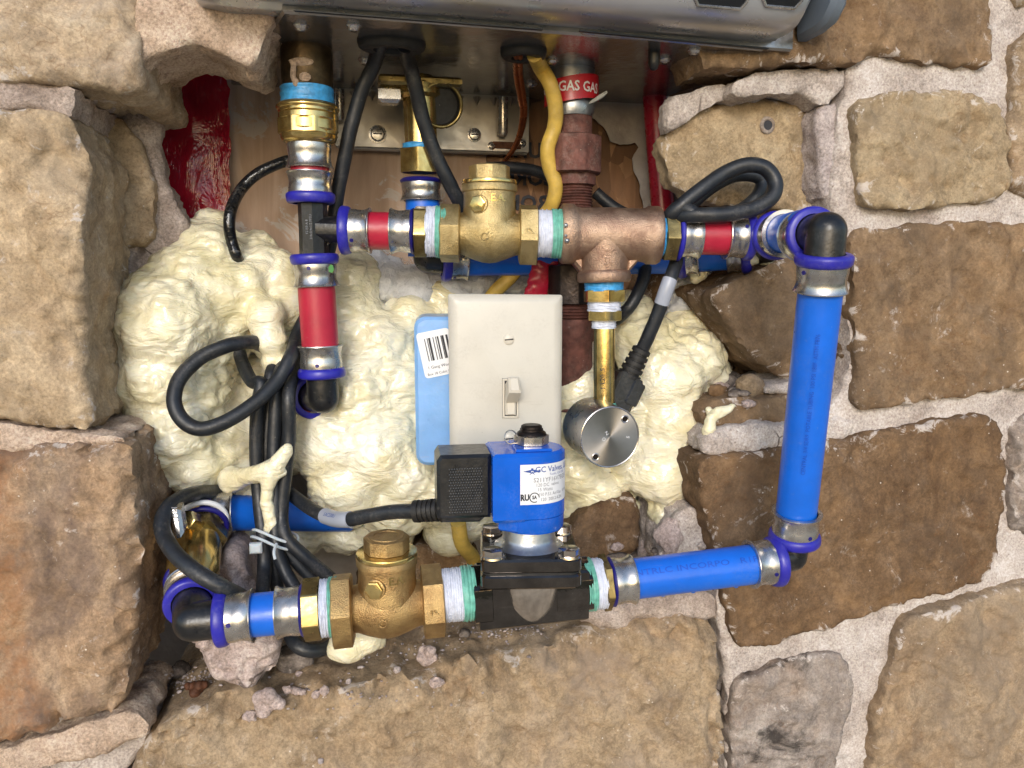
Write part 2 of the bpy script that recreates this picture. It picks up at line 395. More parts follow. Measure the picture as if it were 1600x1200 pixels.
    def prism(s, poly, o, ux, uy, uz, d0, d1, bev=0.0):
        """polygon (list of 2-D points) in the frame o,ux,uy pushed along uz from d0 to d1 with bevelled rims"""
        n = len(poly); c = V((sum(p[0] for p in poly) / n, sum(p[1] for p in poly) / n))
        def inset(b):
            out = []
            for i in range(n):
                p = V(poly[i]); e0 = (p - V(poly[i - 1])).normalized(); e1 = (V(poly[(i + 1) % n]) - p).normalized()
                n0 = V((-e0.y, e0.x)); n1 = V((-e1.y, e1.x)); m = (n0 + n1)
                if m.length < 1e-6: m = n0
                m.normalize(); out.append(p + m * (b / max(0.35, m.dot(n0))))
            return out
        area = sum(poly[i][0] * poly[(i + 1) % n][1] - poly[(i + 1) % n][0] * poly[i][1] for i in range(n))
        sg = 1 if area > 0 else -1
        L = [(d0, bev * sg), (d0 + bev, 0), (d1 - bev, 0), (d1, bev * sg)] if bev else [(d0, 0), (d1, 0)]
        vs = []; fs = []
        for d, b in L:
            for p in (inset(b) if b else [V(q) for q in poly]): vs.append(Vector(o) + ux * p.x + uy * p.y + uz * d)
        for j in range(len(L) - 1):
            for k in range(n):
                k2 = (k + 1) % n; fs.append((j * n + k, j * n + k2, (j + 1) * n + k2, (j + 1) * n + k))
        fs.append(tuple(range(n - 1, -1, -1))); m = (len(L) - 1) * n; fs.append(tuple(range(m, m + n)))
        return s.add(vs, fs)
    def box(s, c, ux, uy, uz, sx, sy, sz, bev=0.0):
        h = [(-sx / 2, -sy / 2), (sx / 2, -sy / 2), (sx / 2, sy / 2), (-sx / 2, sy / 2)]
        return s.prism(h, Vector(c), Vector(ux).normalized(), Vector(uy).normalized(), Vector(uz).normalized(), -sz / 2, sz / 2, bev)
def link(o): SC.collection.objects.link(o); return o
def finish(o, angle=38):
    me = o.data
    bm = bmesh.new(); bm.from_mesh(me); bmesh.ops.recalc_face_normals(bm, faces=bm.faces); bm.to_mesh(me); bm.free()
    for p in me.polygons: p.use_smooth = True
    if angle: me.set_sharp_from_angle(angle=math.radians(angle))
ORG = {}
def thing(name, label, cat, base, group=None):
    o = link(bpy.data.objects.new(name, None)); o.empty_display_size = 0.01
    o.location = Vector(base) * MM; o["label"] = label; o["category"] = cat
    if group: o["group"] = group
    ORG[o.name] = Vector(base); return o
def part(root, name, mb, mat, angle=38, recalc=True):
    """a mesh under a thing (or under a part of it); its points are given in scene millimetres"""
    org = ORG[root.name]
    me = bpy.data.meshes.new(name); me.from_pydata([tuple((v - org) * MM) for v in mb.v], [], mb.f)
    if mb.smear:
        at = me.attributes.new('smear', 'FLOAT', 'POINT'); at.data.foreach_set('value', (mb.smear + [0.5] * len(mb.v))[:len(mb.v)])
    o = link(bpy.data.objects.new(name, me)); o.parent = root; ORG[o.name] = org
    me.materials.append(MATS[mat] if isinstance(mat, str) else mat); finish(o, angle); return o
def solo(name, mb, mat, label=None, cat=None, group=None, kind=None, angle=38):
    xs = [v.x for v in mb.v]; ys = [v.y for v in mb.v]; zs = [v.z for v in mb.v]
    org = Vector(((min(xs) + max(xs)) / 2, (min(ys) + max(ys)) / 2, min(zs)))
    me = bpy.data.meshes.new(name); me.from_pydata([tuple((v - org) * MM) for v in mb.v], [], mb.f)
    o = link(bpy.data.objects.new(name, me)); o.location = org * MM; ORG[o.name] = org
    me.materials.append(MATS[mat] if isinstance(mat, str) else mat); finish(o, angle)
    if label: o["label"] = label
    if cat: o["category"] = cat
    if group: o["group"] = group
    if kind: o["kind"] = kind
    return o

_tc = {}
def text_geo(s, bold=0.0):
    if (s, bold) in _tc: return _tc[(s, bold)]
    cu = bpy.data.curves.new("t", 'FONT'); cu.body = s; cu.size = 1.0; cu.align_x = 'CENTER'; cu.align_y = 'CENTER'
    cu.resolution_u = 2; cu.offset = bold
    o = link(bpy.data.objects.new("t", cu)); bpy.context.view_layer.update()
    me = o.evaluated_get(bpy.context.evaluated_depsgraph_get()).to_mesh()
    g = ([v.co.copy() for v in me.vertices], [tuple(p.vertices) for p in me.polygons])
    bpy.data.objects.remove(o); bpy.data.curves.remove(cu); _tc[(s, bold)] = g; return g
def text_flat(mb, s, size, o, ux, uy, bold=0.0, sx=1.0):
    vs, fs = text_geo(s, bold)
    return mb.add([Vector(o) + ux * (v.x * size * sx) + uy * (v.y * size) for v in vs], fs)
def text_wrap(mb, s, size, c, ax, Rr, face, along=True, bold=0.0, sx=1.0):
    """text laid on a cylinder through c with axis ax; face = direction the middle of the text looks to.
    along=True: reads along the axis, otherwise reads round the cylinder (ax is then 'up')"""
    ax = Vector(ax).normalized(); n = (Vector(face) - ax * Vector(face).dot(ax)).normalized(); t = n.cross(ax) if along else ax.cross(n)
    vs, fs = text_geo(s, bold); out = []
    for v in vs:
        if along: d, arc = v.x * size * sx, v.y * size
        else: d, arc = v.y * size, v.x * size * sx
        th = arc / Rr
        out.append(Vector(c) + ax * d + (n * math.cos(th) + t * math.sin(th)) * Rr)
    return mb.add(out, fs)

# ------------------------------------------------------------------ stones and mortar
def seg_dist(pts, poly):
    """distance from each point to a closed outline (numpy)"""
    A = np.array(poly); B = np.roll(A, -1, axis=0); D = B - A; L2 = (D ** 2).sum(1) + 1e-9
    out = np.empty(len(pts)); pts = np.asarray(pts)
    for i in range(0, len(pts), 2000):
        q = pts[i:i+2000, None, :]
        t = np.clip(((q - A) * D).sum(2) / L2, 0, 1)
        out[i:i+2000] = np.sqrt((((A + t[..., None] * D) - q) ** 2).sum(2)).min(1)
    return out
def inside(pts, poly):
    pts = np.asarray(pts); A = np.array(poly); B = np.roll(A, -1, axis=0); c = np.zeros(len(pts), bool)
    for (ax, ay), (bx, by) in zip(A, B):
        m = ((ay > pts[:, 1]) != (by > pts[:, 1]))
        with np.errstate(divide='ignore', invalid='ignore'):
            c ^= m & (pts[:, 0] < (bx - ax) * (pts[:, 1] - ay) / (by - ay + 1e-12) + ax)
    return c
def densify(poly, step, jit, seed, sm=14.0):
    out = []; n = len(poly)
    for i in range(n):
        a = V(poly[i]); b = V(poly[(i + 1) % n]); L = (b - a).length; k = max(1, int(L / step))
        nrm = V((-(b - a).y, (b - a).x)).normalized() if L > 0 else V((0, 0))
        for j in range(k):
            p = a.lerp(b, j / k)
            w = noise.fractal(V((p.x / sm, p.y / sm, seed)), 0.9, 2.0, 4) * jit
            w += noise.noise(V((p.x / 2.6, p.y / 2.6, seed + 9))) * jit * 0.25
            out.append(p + nrm * w)
    return out
def smooth_poly(poly, it=1):
    for _ in range(it):
        q = []
        for i in range(len(poly)):
            a = V(poly[i]); b = V(poly[(i + 1) % len(poly)])
            q += [a.lerp(b, 0.22), a.lerp(b, 0.78)]
        poly = q
    return poly
def slab_mb(poly, Yf, depth, seed=0.0, step=2.2, jit=1.6, edge=7.0, amp=3.0, terr=0.0, tilt=(0, 0), side_amp=2.2, fine=None, flare=0.0, round_it=1, facet=0.0):
    """a stone or a bed of mortar: outline (x,z) in mm, its uneven face at depth Yf, its rough sides going back"""
    poly = [V(p) for p in poly]
    if round_it: poly = smooth_poly(poly, round_it)
    out = densify(poly, step, jit, seed)
    A = np.array([(p.x, p.y) for p in out]); lo = A.min(0); hi = A.max(0)
    if fine is None: fine = (lo[0], lo[1], hi[0], hi[1])
    rg = random.Random(int(seed * 100) + 5); G = []
    gx0, gz0, gx1, gz1 = max(lo[0], fine[0]), max(lo[1], fine[1]), min(hi[0], fine[2]), min(hi[1], fine[3])
    x = gx0; row = 0
    while x < gx1:
        z = gz0 + (step / 2 if row % 2 else 0)
        while z < gz1:
            G.append((x + rg.uniform(-.25, .25) * step, z + rg.uniform(-.25, .25) * step)); z += step
        x += step * 0.87; row += 1
    if (gx0, gz0, gx1, gz1) != (lo[0], lo[1], hi[0], hi[1]):
        for x in np.arange(lo[0], hi[0], 40):
            for z in np.arange(lo[1], hi[1], 40):
                if not (gx0 < x < gx1 and gz0 < z < gz1): G.append((x, z))
    G = np.array(G); G = G[inside(G, A)]; e = seg_dist(G, A); k = e > step * 0.55; G = G[k]; e = e[k]
    pts = [V((float(p[0]), float(p[1]))) for p in A] + [V((float(p[0]), float(p[1]))) for p in G]
    n = len(A); E = np.concatenate([np.zeros(n), e])
    edges = [(i, (i + 1) % n) for i in range(n)]
    vc, _, fc, ov, _, _ = geometry.delaunay_2d_cdt(pts, edges, [], 1, 1e-5)
    idx = [o[0] if o else 0 for o in ov]
    cx, cz = A.mean(0); mb = MB(); vs = []; sm_ = []
    for i, p in enumerate(vc):
        ed = E[idx[i]] if idx[i] < len(E) else 0.0
        q = V((p.x, p.y, seed * 13.0))
        y = noise.fractal(q / 34.0, 0.8, 2.0, 5) * amp
        if terr:
            h = noise.fractal(V((p.x / 48.0 + p.y / 130.0, p.y / 60.0, seed * 3 + 5)), 0.7, 2.0, 4) * 2.2
            fl = math.floor(h); fr = h - fl; y += (fl + max(0.0, min(1.0, (fr - 0.42) / 0.16))) * terr
        y += noise.noise(q / 5.0) * 0.45 + noise.noise(q / 2.2) * 0.25
        y += tilt[0] * (p.x - cx) + tilt[1] * (p.y - cz)
        # split-face facets: tilted plates with small steps between them
        if facet:
            wq = V((p.x + 9 * noise.noise(q / 21.0), p.y + 9 * noise.noise(q / 21.0 + V((7, 3, 1))), seed * 31.0))
            dist, cen = noise.voronoi(V((wq.x / 30.0, wq.y / 22.0, seed * 1.7)))
            c0 = cen[0]; hv = noise.cell_vector(c0 * 7.3 + V((seed, 0.37, 1.9))); b = min(1.0, (dist[1] - dist[0]) * 5.0)
            y += facet * b * ((hv.x - .5) * (wq.x / 30.0 - c0.x) * 3.2 + (hv.y - .5) * (wq.y / 22.0 - c0.y) * 3.2 + (hv.z - 0.5) * 1.3)
        ch = noise.noise(q / 13.0) + 0.5 * noise.noise(q / 5.0)
        er = edge * max(0.25, 0.8 + 1.1 * ch)
        if ed < er: y += (er - ed) * 0.8 * (0.55 + 0.45 * (er - ed) / er)
        vs.append(V((p.x, Yf + y, p.y))); sm_.append(max(0.0, 1.0 - ed / 11.0))
    mb.add(vs, [tuple(f) for f in fc]); mb.smear = sm_
    # rough sides from the outline back
    remap = {}
    for i, o in enumerate(ov):
        for oo in o:
            if oo < n: remap[oo] = i
    ring = [remap[i] for i in range(n) if i in remap]
    prev = ring; lv = 0; dd = 0.0; stp = max(3.0, depth / 26.0); area = sum(A[i][0] * A[(i + 1) % n][1] - A[(i + 1) % n][0] * A[i][1] for i in range(n))
    sg = 1 if area > 0 else -1
    while dd < depth:
        dd = min(depth, dd + stp); new = []
        for j, i in enumerate(ring):
            p = vs[i]; a = vs[ring[j - 1]]; b = vs[ring[(j + 1) % len(ring)]]
            t = V((b.x - a.x, b.z - a.z)); nn = V((t.y, -t.x)).normalized() * sg if t.length > 1e-6 else V((0, 0))
            w = noise.fractal(V((p.x / 16, (p.y + dd) / 11, p.z / 16 + seed)), 0.8, 2.0, 4) * side_amp * min(1, dd / 8) + flare * dd
            mb.v.append(V((p.x + nn.x * w, p.y + dd, p.z + nn.y * w))); new.append(len(mb.v) - 1)
        m = len(ring)
        for j in range(m): mb.f.append((prev[j], prev[(j + 1) % m], new[(j + 1) % m], new[j]))
        prev = new
    mb.f.append(tuple(reversed(prev)))
    return mb
def pxpoly(pts, Y): return [(P(x, y, Y).x, P(x, y, Y).z) for x, y in pts]

wall = thing('stone_wall', 'rough tan and brown stone veneer wall with pale mortar joints and a broken-out opening', 'stone wall', P(800, 1180, 20))
cav_in = [(1330, 100), (1326, 150), (1312, 168), (1308, 230), (1298, 300), (1308, 345), (1318, 400), (1325, 480), (1332, 560), (1322, 630),
          (1245, 690), (1100, 712), (1098, 750), (1118, 830), (1128, 900), (1120, 945), (1130, 1000), (1138, 1100), (1136, 1420),
          (-260, 1420), (-260, -260), (215, -260), (215, 40), (330, 60), (420, 20), (430, -260), (1330, -260)]
# mortar bed on the right-hand side of the opening, running on past the frame
mr = pxpoly([(1335, -400), (1328, 100), (1326, 150), (1312, 168), (1308, 230), (1298, 300), (1308, 345), (1318, 400), (1325, 480), (1332, 560), (1318, 622),
             (1245, 668), (1098, 716), (1098, 750), (1118, 830), (1128, 900), (1118, 945), (1130, 1000), (1138, 1100), (1136, 1500), (2050, 1500), (2050, -400)], 6)
part(wall, 'mortar', slab_mb(mr, 6, 70, 1.1, 2.6, 1.6, 4.0, 1.6, 0, (0, 0), 2.0, fine=(150, -380, 480, 200)), 'mortar', 60)

def stone(pts, Yf, depth, mat, seed, name='stone', **kw):
    kw.setdefault('facet', 1.7 if name == 'stone' else 0.7); kw['round_it'] = 1; kw.setdefault('jit', 2.2)
    return part(wall, name, slab_mb(pxpoly(pts, Yf), Yf, depth, seed, **kw), mat, 60)
# right-hand stones
stone([(1080, 104), (1180, 104), (1250, 99), (1330, 100), (1380, 82), (1440, 96), (1500, 100), (1548, 106), (1556, 60), (1558, -160), (1080, -160)], -2, 40, 'stone_brown', 2.1, edge=3, amp=2.0, terr=1.6)
stone([(1340, 152), (1400, 141), (1500, 141), (1578, 166), (1584, 250), (1574, 313), (1500, 318), (1420, 329), (1356, 326), (1347, 290), (1339, 230)], -3, 40, 'stone_olive', 3.3, edge=3, amp=2.4, terr=2.6)
stone([(1328, 362), (1400, 352), (1500, 347), (1600, 349), (1760, 345), (1760, 615), (1600, 606), (1500, 622), (1420, 630), (1352, 645), (1333, 622), (1346, 590), (1337, 500), (1331, 420)], -1, 40, 'stone_brown', 4.7, edge=2.5, amp=1.8, terr=1.0)
stone([(1096, 714), (1180, 706), (1290, 692), (1400, 671), (1470, 656), (1540, 648), (1562, 654), (1573, 690), (1571, 760), (1564, 850), (1555, 885), (1530, 914), (1480, 932), (1420, 940), (1350, 963), (1250, 996), (1162, 1018), (1148, 1000), (1140, 960), (1120, 850), (1100, 790), (1092, 740)], -2, 60, 'stone_dark_brown', 5.2, edge=3, amp=1.8, terr=1.2)
stone([(1405, 976), (1500, 946), (1600, 916), (1760, 880), (1760, 1400), (1360, 1400), (1366, 1160), (1376, 1090), (1398, 1050)], -4, 40, 'stone_ochre', 6.4, edge=3, amp=2.4, terr=1.8)
stone([(1150, 1062), (1220, 1036), (1290, 1021), (1328, 1026), (1338, 1090), (1312, 1150), (1310, 1400), (1152, 1400), (1141, 1150)], 0, 40, 'stone_grey', 7.5, edge=3, amp=2.0, terr=1.4)
stone([(1594, 30), (1760, 20), (1760, 312), (1586, 313), (1583, 200)], -2, 40, 'stone_ochre', 8.6, edge=6, amp=3.0, terr=1.0)
stone([(1592, 640), (1760, 630), (1760, 850), (1590, 846), (1584, 760)], -2, 40, 'stone_grey', 9.1, edge=6, amp=3.0, terr=1.0)
stone([(1566, -160), (1585, 8), (1640, 12), (1760, 0), (1760, -160)], 0, 40, 'stone_tan', 9.7, edge=6, amp=3.0)
# left-hand mortar and stones
ml = pxpoly([(-500, -500), (300, -500), (300, 60), (222, 84), (215, 120), (120, 140), (108, 172), (122, 700), (178, 700), (178, 1110), (232, 1118), (236, 1160), (190, 1215), (180, 1500), (-500, 1500)], 12)
part(wall, 'mortar', slab_mb(ml, 12, 60, 1.9, 3.2, 1.6, 4.0, 1.8, 0, (0, 0), 2.0, fine=(-220, -380, 60, 200)), 'mortar', 60)
stone([(-200, -200), (212, -200), (214, 0), (216, 60), (222, 100), (214, 138), (130, 130), (70, 124), (0, 118), (-200, 116)], -8, 100, 'stone_tan_upper', 10.3, edge=7, amp=3.2, terr=1.6, side_amp=3.0)
stone([(-200, 172), (0, 172), (60, 164), (104, 180), (124, 215), (138, 245), (134, 300), (128, 360), (133, 420), (128, 480), (130, 560), (132, 600), (145, 672), (90, 670), (0, 661), (-200, 655)], -8, 76, 'stone_tan', 11.6, edge=4.5, amp=3.2, terr=2.2, side_amp=3.0)
stone([(-200, 716), (0, 707), (100, 697), (192, 694), (205, 730), (213, 790), (218, 870), (213, 940), (208, 1010), (196, 1060), (186, 1108), (120, 1130), (0, 1166), (-200, 1210)], -18, 84, 'stone_streaked', 12.8, edge=11, amp=3.6, terr=1.6, side_amp=3.6)
# broken mortar over the opening at the upper left
stone([(205, -200), (300, -200), (400, -60), (430, 20), (412, 62), (398, 98), (372, 96), (340, 76), (296, 68), (262, 78), (228, 84), (214, 110)], -4, 62, 'mortar_warm', 13.2, 'broken_mortar', edge=2, amp=2.0, side_amp=4.0, facet=1.6)
stone([(-200, 122), (0, 122), (60, 126), (112, 134), (116, 160), (108, 188), (60, 168), (0, 176), (-200, 178)], -2, 76, 'mortar_shaded', 13.9, 'broken_mortar', edge=2, amp=1.6, facet=1.4, side_amp=3.0)
stone([(-200, 656), (0, 662), (90, 672), (146, 676), (192, 682), (194, 694), (100, 700), (0, 708), (-200, 716)], -9, 74, 'mortar_warm', 14.2, 'broken_mortar', edge=1.5, amp=1.2, facet=1.2, side_amp=2.4)
stone([(-200, 1214), (0, 1174), (100, 1142), (190, 1112), (226, 1120), (232, 1150), (190, 1168), (80, 1200), (0, 1230), (-200, 1290)], -10, 60, 'mortar_warm', 14.7, 'broken_mortar', edge=1.8, amp=1.4, facet=1.4, side_amp=3.0)
# inside the opening, left: a stone and its mortar set farther back
stone([(110, 150), (250, 150), (246, 240), (262, 300), (298, 345), (282, 382), (236, 440), (200, 520), (190, 640), (236, 760), (100, 760), (100, 150)], 72, 12, 'mortar_shaded', 15.3, 'broken_mortar', edge=4, amp=2.2, side_amp=3.0)
stone([(128, 172), (184, 178), (206, 205), (236, 262), (238, 330), (234, 380), (172, 388), (142, 380)], 63, 40, 'stone_tan', 15.8, edge=4, amp=2.6, terr=1.2)
# the long stone the opening stands on
ledge = stone([(165, 1420), (190, 1230), (232, 1150), (300, 1112), (420, 1090), (560, 1076), (700, 1056), (820, 1026), (900, 1004), (980, 985), (1040, 968), (1108, 962), (1124, 990), (1136, 1100), (1132, 1420)], -6, 146, 'stone_ledge', 16.4, edge=17, amp=3.6, terr=2.2, side_amp=3.0)
# right-hand inside of the opening
stone([(1036, 250), (1048, 190), (1090, 170), (1140, 152), (1200, 154), (1268, 165), (1288, 220), (1292, 290), (1270, 330), (1200, 330), (1120, 320), (1060, 300)], 30, 14, 'stone_olive', 17.1, edge=4, amp=2.6, terr=1.2, side_amp=3.0)
stone([(1043, 206), (1046, 152), (1092, 138), (1142, 128), (1146, 152), (1100, 172), (1064, 196)], 22, 16, 'mortar', 17.6, 'broken_mortar', edge=1.6, amp=1.6, facet=1.6)
stone([(1142, 150), (1148, 124), (1200, 112), (1260, 106), (1322, 102), (1320, 138), (1290, 166), (1262, 146), (1200, 146)], 8, 70, 'mortar', 18.1, 'broken_mortar', edge=1.6, amp=1.6, facet=1.6, side_amp=3.0)
stone([(1276, 168), (1316, 158), (1312, 230), (1306, 310), (1284, 306), (1280, 230)], 10, 60, 'mortar_grey', 18.6, 'broken_mortar', edge=3, amp=1.4)
stone([(1130, 330), (1180, 318), (1230, 296), (1290, 300), (1312, 330), (1316, 400), (1240, 400), (1160, 396)], 52, 60, 'stone_grey', 19.2, edge=6, amp=3.2, terr=1.6, side_amp=3.0)
stone([(1112, 452), (1150, 440), (1215, 405), (1270, 398), (1330, 402), (1336, 592), (1236, 592), (1190, 570), (1150, 520), (1120, 480)], 26, 70, 'stone_brown', 19.8, edge=5, amp=3.0, terr=1.4, side_amp=3.0)
stone([(1010, 400), (1110, 400), (1150, 470), (1190, 600), (1190, 720), (1000, 720)], 96, 40, 'stone_dark_brown', 20.1, edge=6, amp=3.0, terr=1.6)
stone([(1096, 640), (1150, 622), (1240, 618), (1330, 606), (1334, 650), (1250, 664), (1160, 664), (1104, 672)], 14, 80, 'stone_brown', 20.6, edge=5, amp=2.0, terr=0.8, side_amp=3.0)
stone([(1098, 716), (1100, 680), (1160, 662), (1240, 664), (1340, 646), (1336, 690), (1240, 700), (1160, 712)], 4, 80, 'mortar', 21.2, 'broken_mortar', edge=4, amp=1.8, side_amp=3.0)
stone([(1180, 612), (1250, 590), (1340, 590), (1338, 622), (1250, 622)], 20, 60, 'mortar', 21.5, 'broken_mortar', edge=4, amp=1.8, side_amp=3.0)
stone([(886, 872), (896, 820), (930, 792), (990, 776), (1006, 800), (1004, 850), (985, 878), (930, 888)], 36, 50, 'stone_dark_brown', 22.1, edge=6, amp=2.4, terr=1.0, side_amp=2.5)
stone([(1044, 880), (1058, 810), (1080, 792), (1108, 812), (1124, 850), (1132, 890), (1128, 940), (1060, 930)], 14, 60, 'mortar', 22.7, 'broken_mortar', edge=5, amp=2.2, side_amp=3.0)
stone([(896, 972), (930, 950), (1000, 935), (1060, 925), (1112, 925), (1128, 950), (1122, 972), (1060, 966), (1000, 972), (950, 990)], 2, 120, 'mortar_shaded', 23.2, 'broken_mortar', edge=4, amp=1.6, side_amp=3.0)
stone([(560, 900), (640, 850), (720, 860), (760, 880), (760, 960), (560, 990)], 96, 40, 'stone_brown', 23.9, edge=6, amp=3.0, terr=1.6, side_amp=3.0)

# more of the wall past the frame, coarser
rs_ = random.Random(21)
for (a0, a1, b0, b1, k) in ((1775, 2040, -380, 20, 0), (1775, 2040, 60, 330, 1), (1775, 2040, 370, 610, 2), (1775, 2040, 650, 880, 3), (1775, 2040, 930, 1180, 4), (1775, 2040, 1220, 1480, 5),
        (-490, -220, -460, 100, 6), (-490, -220, 140, 640, 7), (-490, -220, 690, 1200, 8), (-480, -20, 1330, 1490, 9), (40, 160, 1330, 1490, 10), (1360, 1760, 1420, 1490, 11), (1350, 1760, -390, -180, 12)):
    j = lambda: rs_.uniform(-12, 12)
    stone([(a0 + j(), b0 + j()), ((a0 + a1) / 2, b0 + j()), (a1 + j(), b0 + j()), (a1 + j(), (b0 + b1) / 2), (a1 + j(), b1 + j()), ((a0 + a1) / 2, b1 + j()), (a0 + j(), b1 + j()), (a0 + j(), (b0 + b1) / 2)], -3, 40,
          ('stone_ochre', 'stone_brown', 'stone_tan', 'stone_olive')[k % 4], 70.3 + k * 1.9, edge=4, amp=2.4, terr=1.6, step=4.5)

# ------------------------------------------------------------------ the house wall behind the veneer
house = thing('house_wall', 'bare wooden sheathing of the house behind the broken opening', 'house wall', V((60, 150, -400)))
BACK = 142.0
def sheet(poly, Y, th, seed, amp=0.6, step=5, jit=1.0, sm=6): return slab_mb(poly, Y, th, seed, step, jit, 0.6, amp, round_it=0, side_amp=0.2)
big = MB().box(V((120, BACK + 12, 150)), V((1, 0, 0)), V((0, 0, 1)), V((0, 1, 0)), 3200, 2600, 16, 0)
part(house, 'sheathing', big, 'membrane')
part(house, 'plywood_panel', sheet(pxpoly([(330, 60), (760, 60), (760, 520), (330, 520)], BACK), BACK, 3.9, 30.1, 0.8), 'plywood')
part(house, 'strand_board_panel', sheet(pxpoly([(762, 60), (1180, 60), (1180, 520), (762, 520)], BACK), BACK, 3.9, 30.7, 0.8), 'strand_board')
ink = MB()
for k, (s, yy) in enumerate((("ECORNE", 279), ("TIROMA", 318), ("RUHE", 236))):
    text_flat(ink, s, 15.5, P(826, yy, BACK - 1.6), V((-1, 0, 0)), V((0, 0, 1)), 0.03)
part(house, 'board_stamp', ink, 'ink_dark')
def flap(pts, Y, seed, amp, folds, th=0.8, step=3.0):
    poly = smooth_poly([V(p) for p in pxpoly(pts, Y)], 1); mb = slab_mb(poly, Y, th, seed, step, 2.0, 0.5, amp, round_it=0, side_amp=0.1)
    for v in mb.v:
        v.y += folds * math.sin(v.x / 5.2 + 1.5 * noise.noise(V((v.x / 22, v.z / 50, seed)))) * (0.6 + 0.6 * noise.noise(V((v.x / 14, v.z / 30, seed))))
    return mb
part(house, 'red_sheathing_tape', flap([(222, 90), (290, 84), (360, 110), (358, 240), (360, 350), (310, 360), (262, 330), (236, 250)], 128, 31.2, 1.6, 2.4), 'red_tape', 70)
part(house, 'torn_membrane', flap([(900, 110), (1060, 110), (1060, 420), (1010, 420), (1006, 360), (1004, 300), (986, 256), (1002, 222), (960, 228), (938, 190), (900, 170)], 136, 31.9, 1.2, 0.7), 'membrane', 70)

# ------------------------------------------------------------------ unseen ground: pale paving added for bounce light, dark grass added for reflections
g = MB().add([V((-60000, -60000, -904)), V((60000, -60000, -904)), V((60000, 2000, -904)), V((-60000, 2000, -904))], [(0, 1, 2, 3)])
solo('reflection_lawn', g, 'reflection_lawn', kind='structure')
g = MB().add([V((-8000, -2600, -900)), V((8000, -2600, -900)), V((8000, 130, -900)), V((-8000, 130, -900))], [(0, 1, 2, 3)])
solo('bounce_paving', g, 'bounce_ground', kind='structure')

# ------------------------------------------------------------------ expanding foam
def chain(pts, n=5):
    out = []
    for a, b in zip(pts, pts[1:]):
        for k in range(n): out.append(tuple(a[i] + (b[i] - a[i]) * k / n for i in range(4)))
    return out + [tuple(pts[-1][:4])]
def blob_mesh(blobs, voxel, seed, big=3.2, mid=1.8, small=0.5, smooth=8, ridge=1.0):
    bm = bmesh.new()
    for (px, py, Y, rp, *sc) in blobs:
        k = mmpx(px, py, Y); r = rp * k; c = P(px, py, Y); sx, sy, sz = (sc + [1, 1, 1])[:3] if sc else (1, 1, 1)
        bmesh.ops.create_icosphere(bm, subdivisions=3, radius=1.0, matrix=Matrix.Translation(c * MM) @ Matrix.Diagonal((r * sx * MM, r * sy * MM, r * sz * MM, 1)))
    me = bpy.data.meshes.new("tmp"); bm.to_mesh(me); bm.free()
    o = link(bpy.data.objects.new("tmp", me))
    m = o.modifiers.new("r", 'REMESH'); m.mode = 'VOXEL'; m.voxel_size = voxel * MM
    s = o.modifiers.new("s", 'SMOOTH'); s.factor = 0.5; s.iterations = smooth
    ev = o.evaluated_get(bpy.context.evaluated_depsgraph_get()).to_mesh()
    vs = [v.co.copy() / MM for v in ev.vertices]; ns = [v.normal.copy() for v in ev.vertices]; fs = [tuple(p.vertices) for p in ev.polygons]
    bpy.data.objects.remove(o); bpy.data.meshes.remove(me)
    mb = MB(); S = V((seed, seed * 2, -seed))
    for v, n in zip(vs, ns):
        w = V((noise.noise(v / 17 + S), noise.noise(v / 17 + S * 3), noise.noise(v / 17 - S))) * 7
        d = noise.fractal((v + w) / 26 + S, 0.9, 2.0, 3) * big * (0.45 + 0.9 * max(0.0, noise.noise(v / 60 + S)+0.4))
        q = v + w; q = V((q.x, q.y, q.z * 1.9))
        ro = max(0.12, min(1.0, 0.45 + 1.6 * noise.noise(v / 50 - S * 2)))
        d += (abs(noise.noise(q / 13 + S)) - 0.25) * mid * 2.4 * ridge * ro
        d += noise.fractal((v + w) / 8.5 + S, 0.8, 2.0, 3) * mid * 0.6 * ro
        c = noise.noise(v / 3.2 + S) ; d += max(0.0, c) * small * (0.4 + 1.2 * max(0.0, noise.noise(v / 28 - S)))
        mb.v.append(v + n * d)
    mb.f = fs; return mb

left_foam = [(424, 528, 58, 26), (432, 562, 60, 22), (415, 496, 64, 34), (388, 446, 74, 36), (300, 450, 78, 70), (232, 560, 66, 58), (300, 600, 74, 66), (336, 520, 80, 58), (240, 480, 72, 60), (300, 660, 72, 60), (262, 505, 62, 84), (250, 590, 60, 66), (268, 680, 58, 62), (300, 720, 62, 54), (255, 640, 64, 60), (330, 405, 86, 56), (300, 385, 96, 44), (335, 362, 104, 36),
    (395, 400, 104, 40), (420, 440, 92, 58), (340, 460, 78, 62), (440, 480, 84, 46), (420, 520, 90, 40), (352, 690, 80, 62), (350, 640, 96, 60),
    (370, 745, 74, 44), (405, 765, 72, 30), (318, 560, 84, 50), (400, 640, 108, 60), (440, 700, 96, 50), (420, 600, 104, 50)]
mid_foam = [(548, 440, 102, 48), (540, 500, 94, 62), (590, 540, 90, 62), (560, 610, 84, 76), (620, 600, 84, 60), (520, 690, 76, 70), (590, 700, 76, 74), (540, 760, 72, 60),
    (640, 740, 74, 60), (690, 770, 72, 56), (620, 790, 76, 52), (730, 800, 74, 48), (700, 830, 80, 40), (640, 500, 96, 44), (690, 470, 104, 40), (660, 660, 88, 60), (760, 760, 96, 60), (480, 600, 108, 60), (600, 830, 100, 50), (470, 830, 104, 40), (420, 840, 108, 40), (540, 830, 108, 40)]
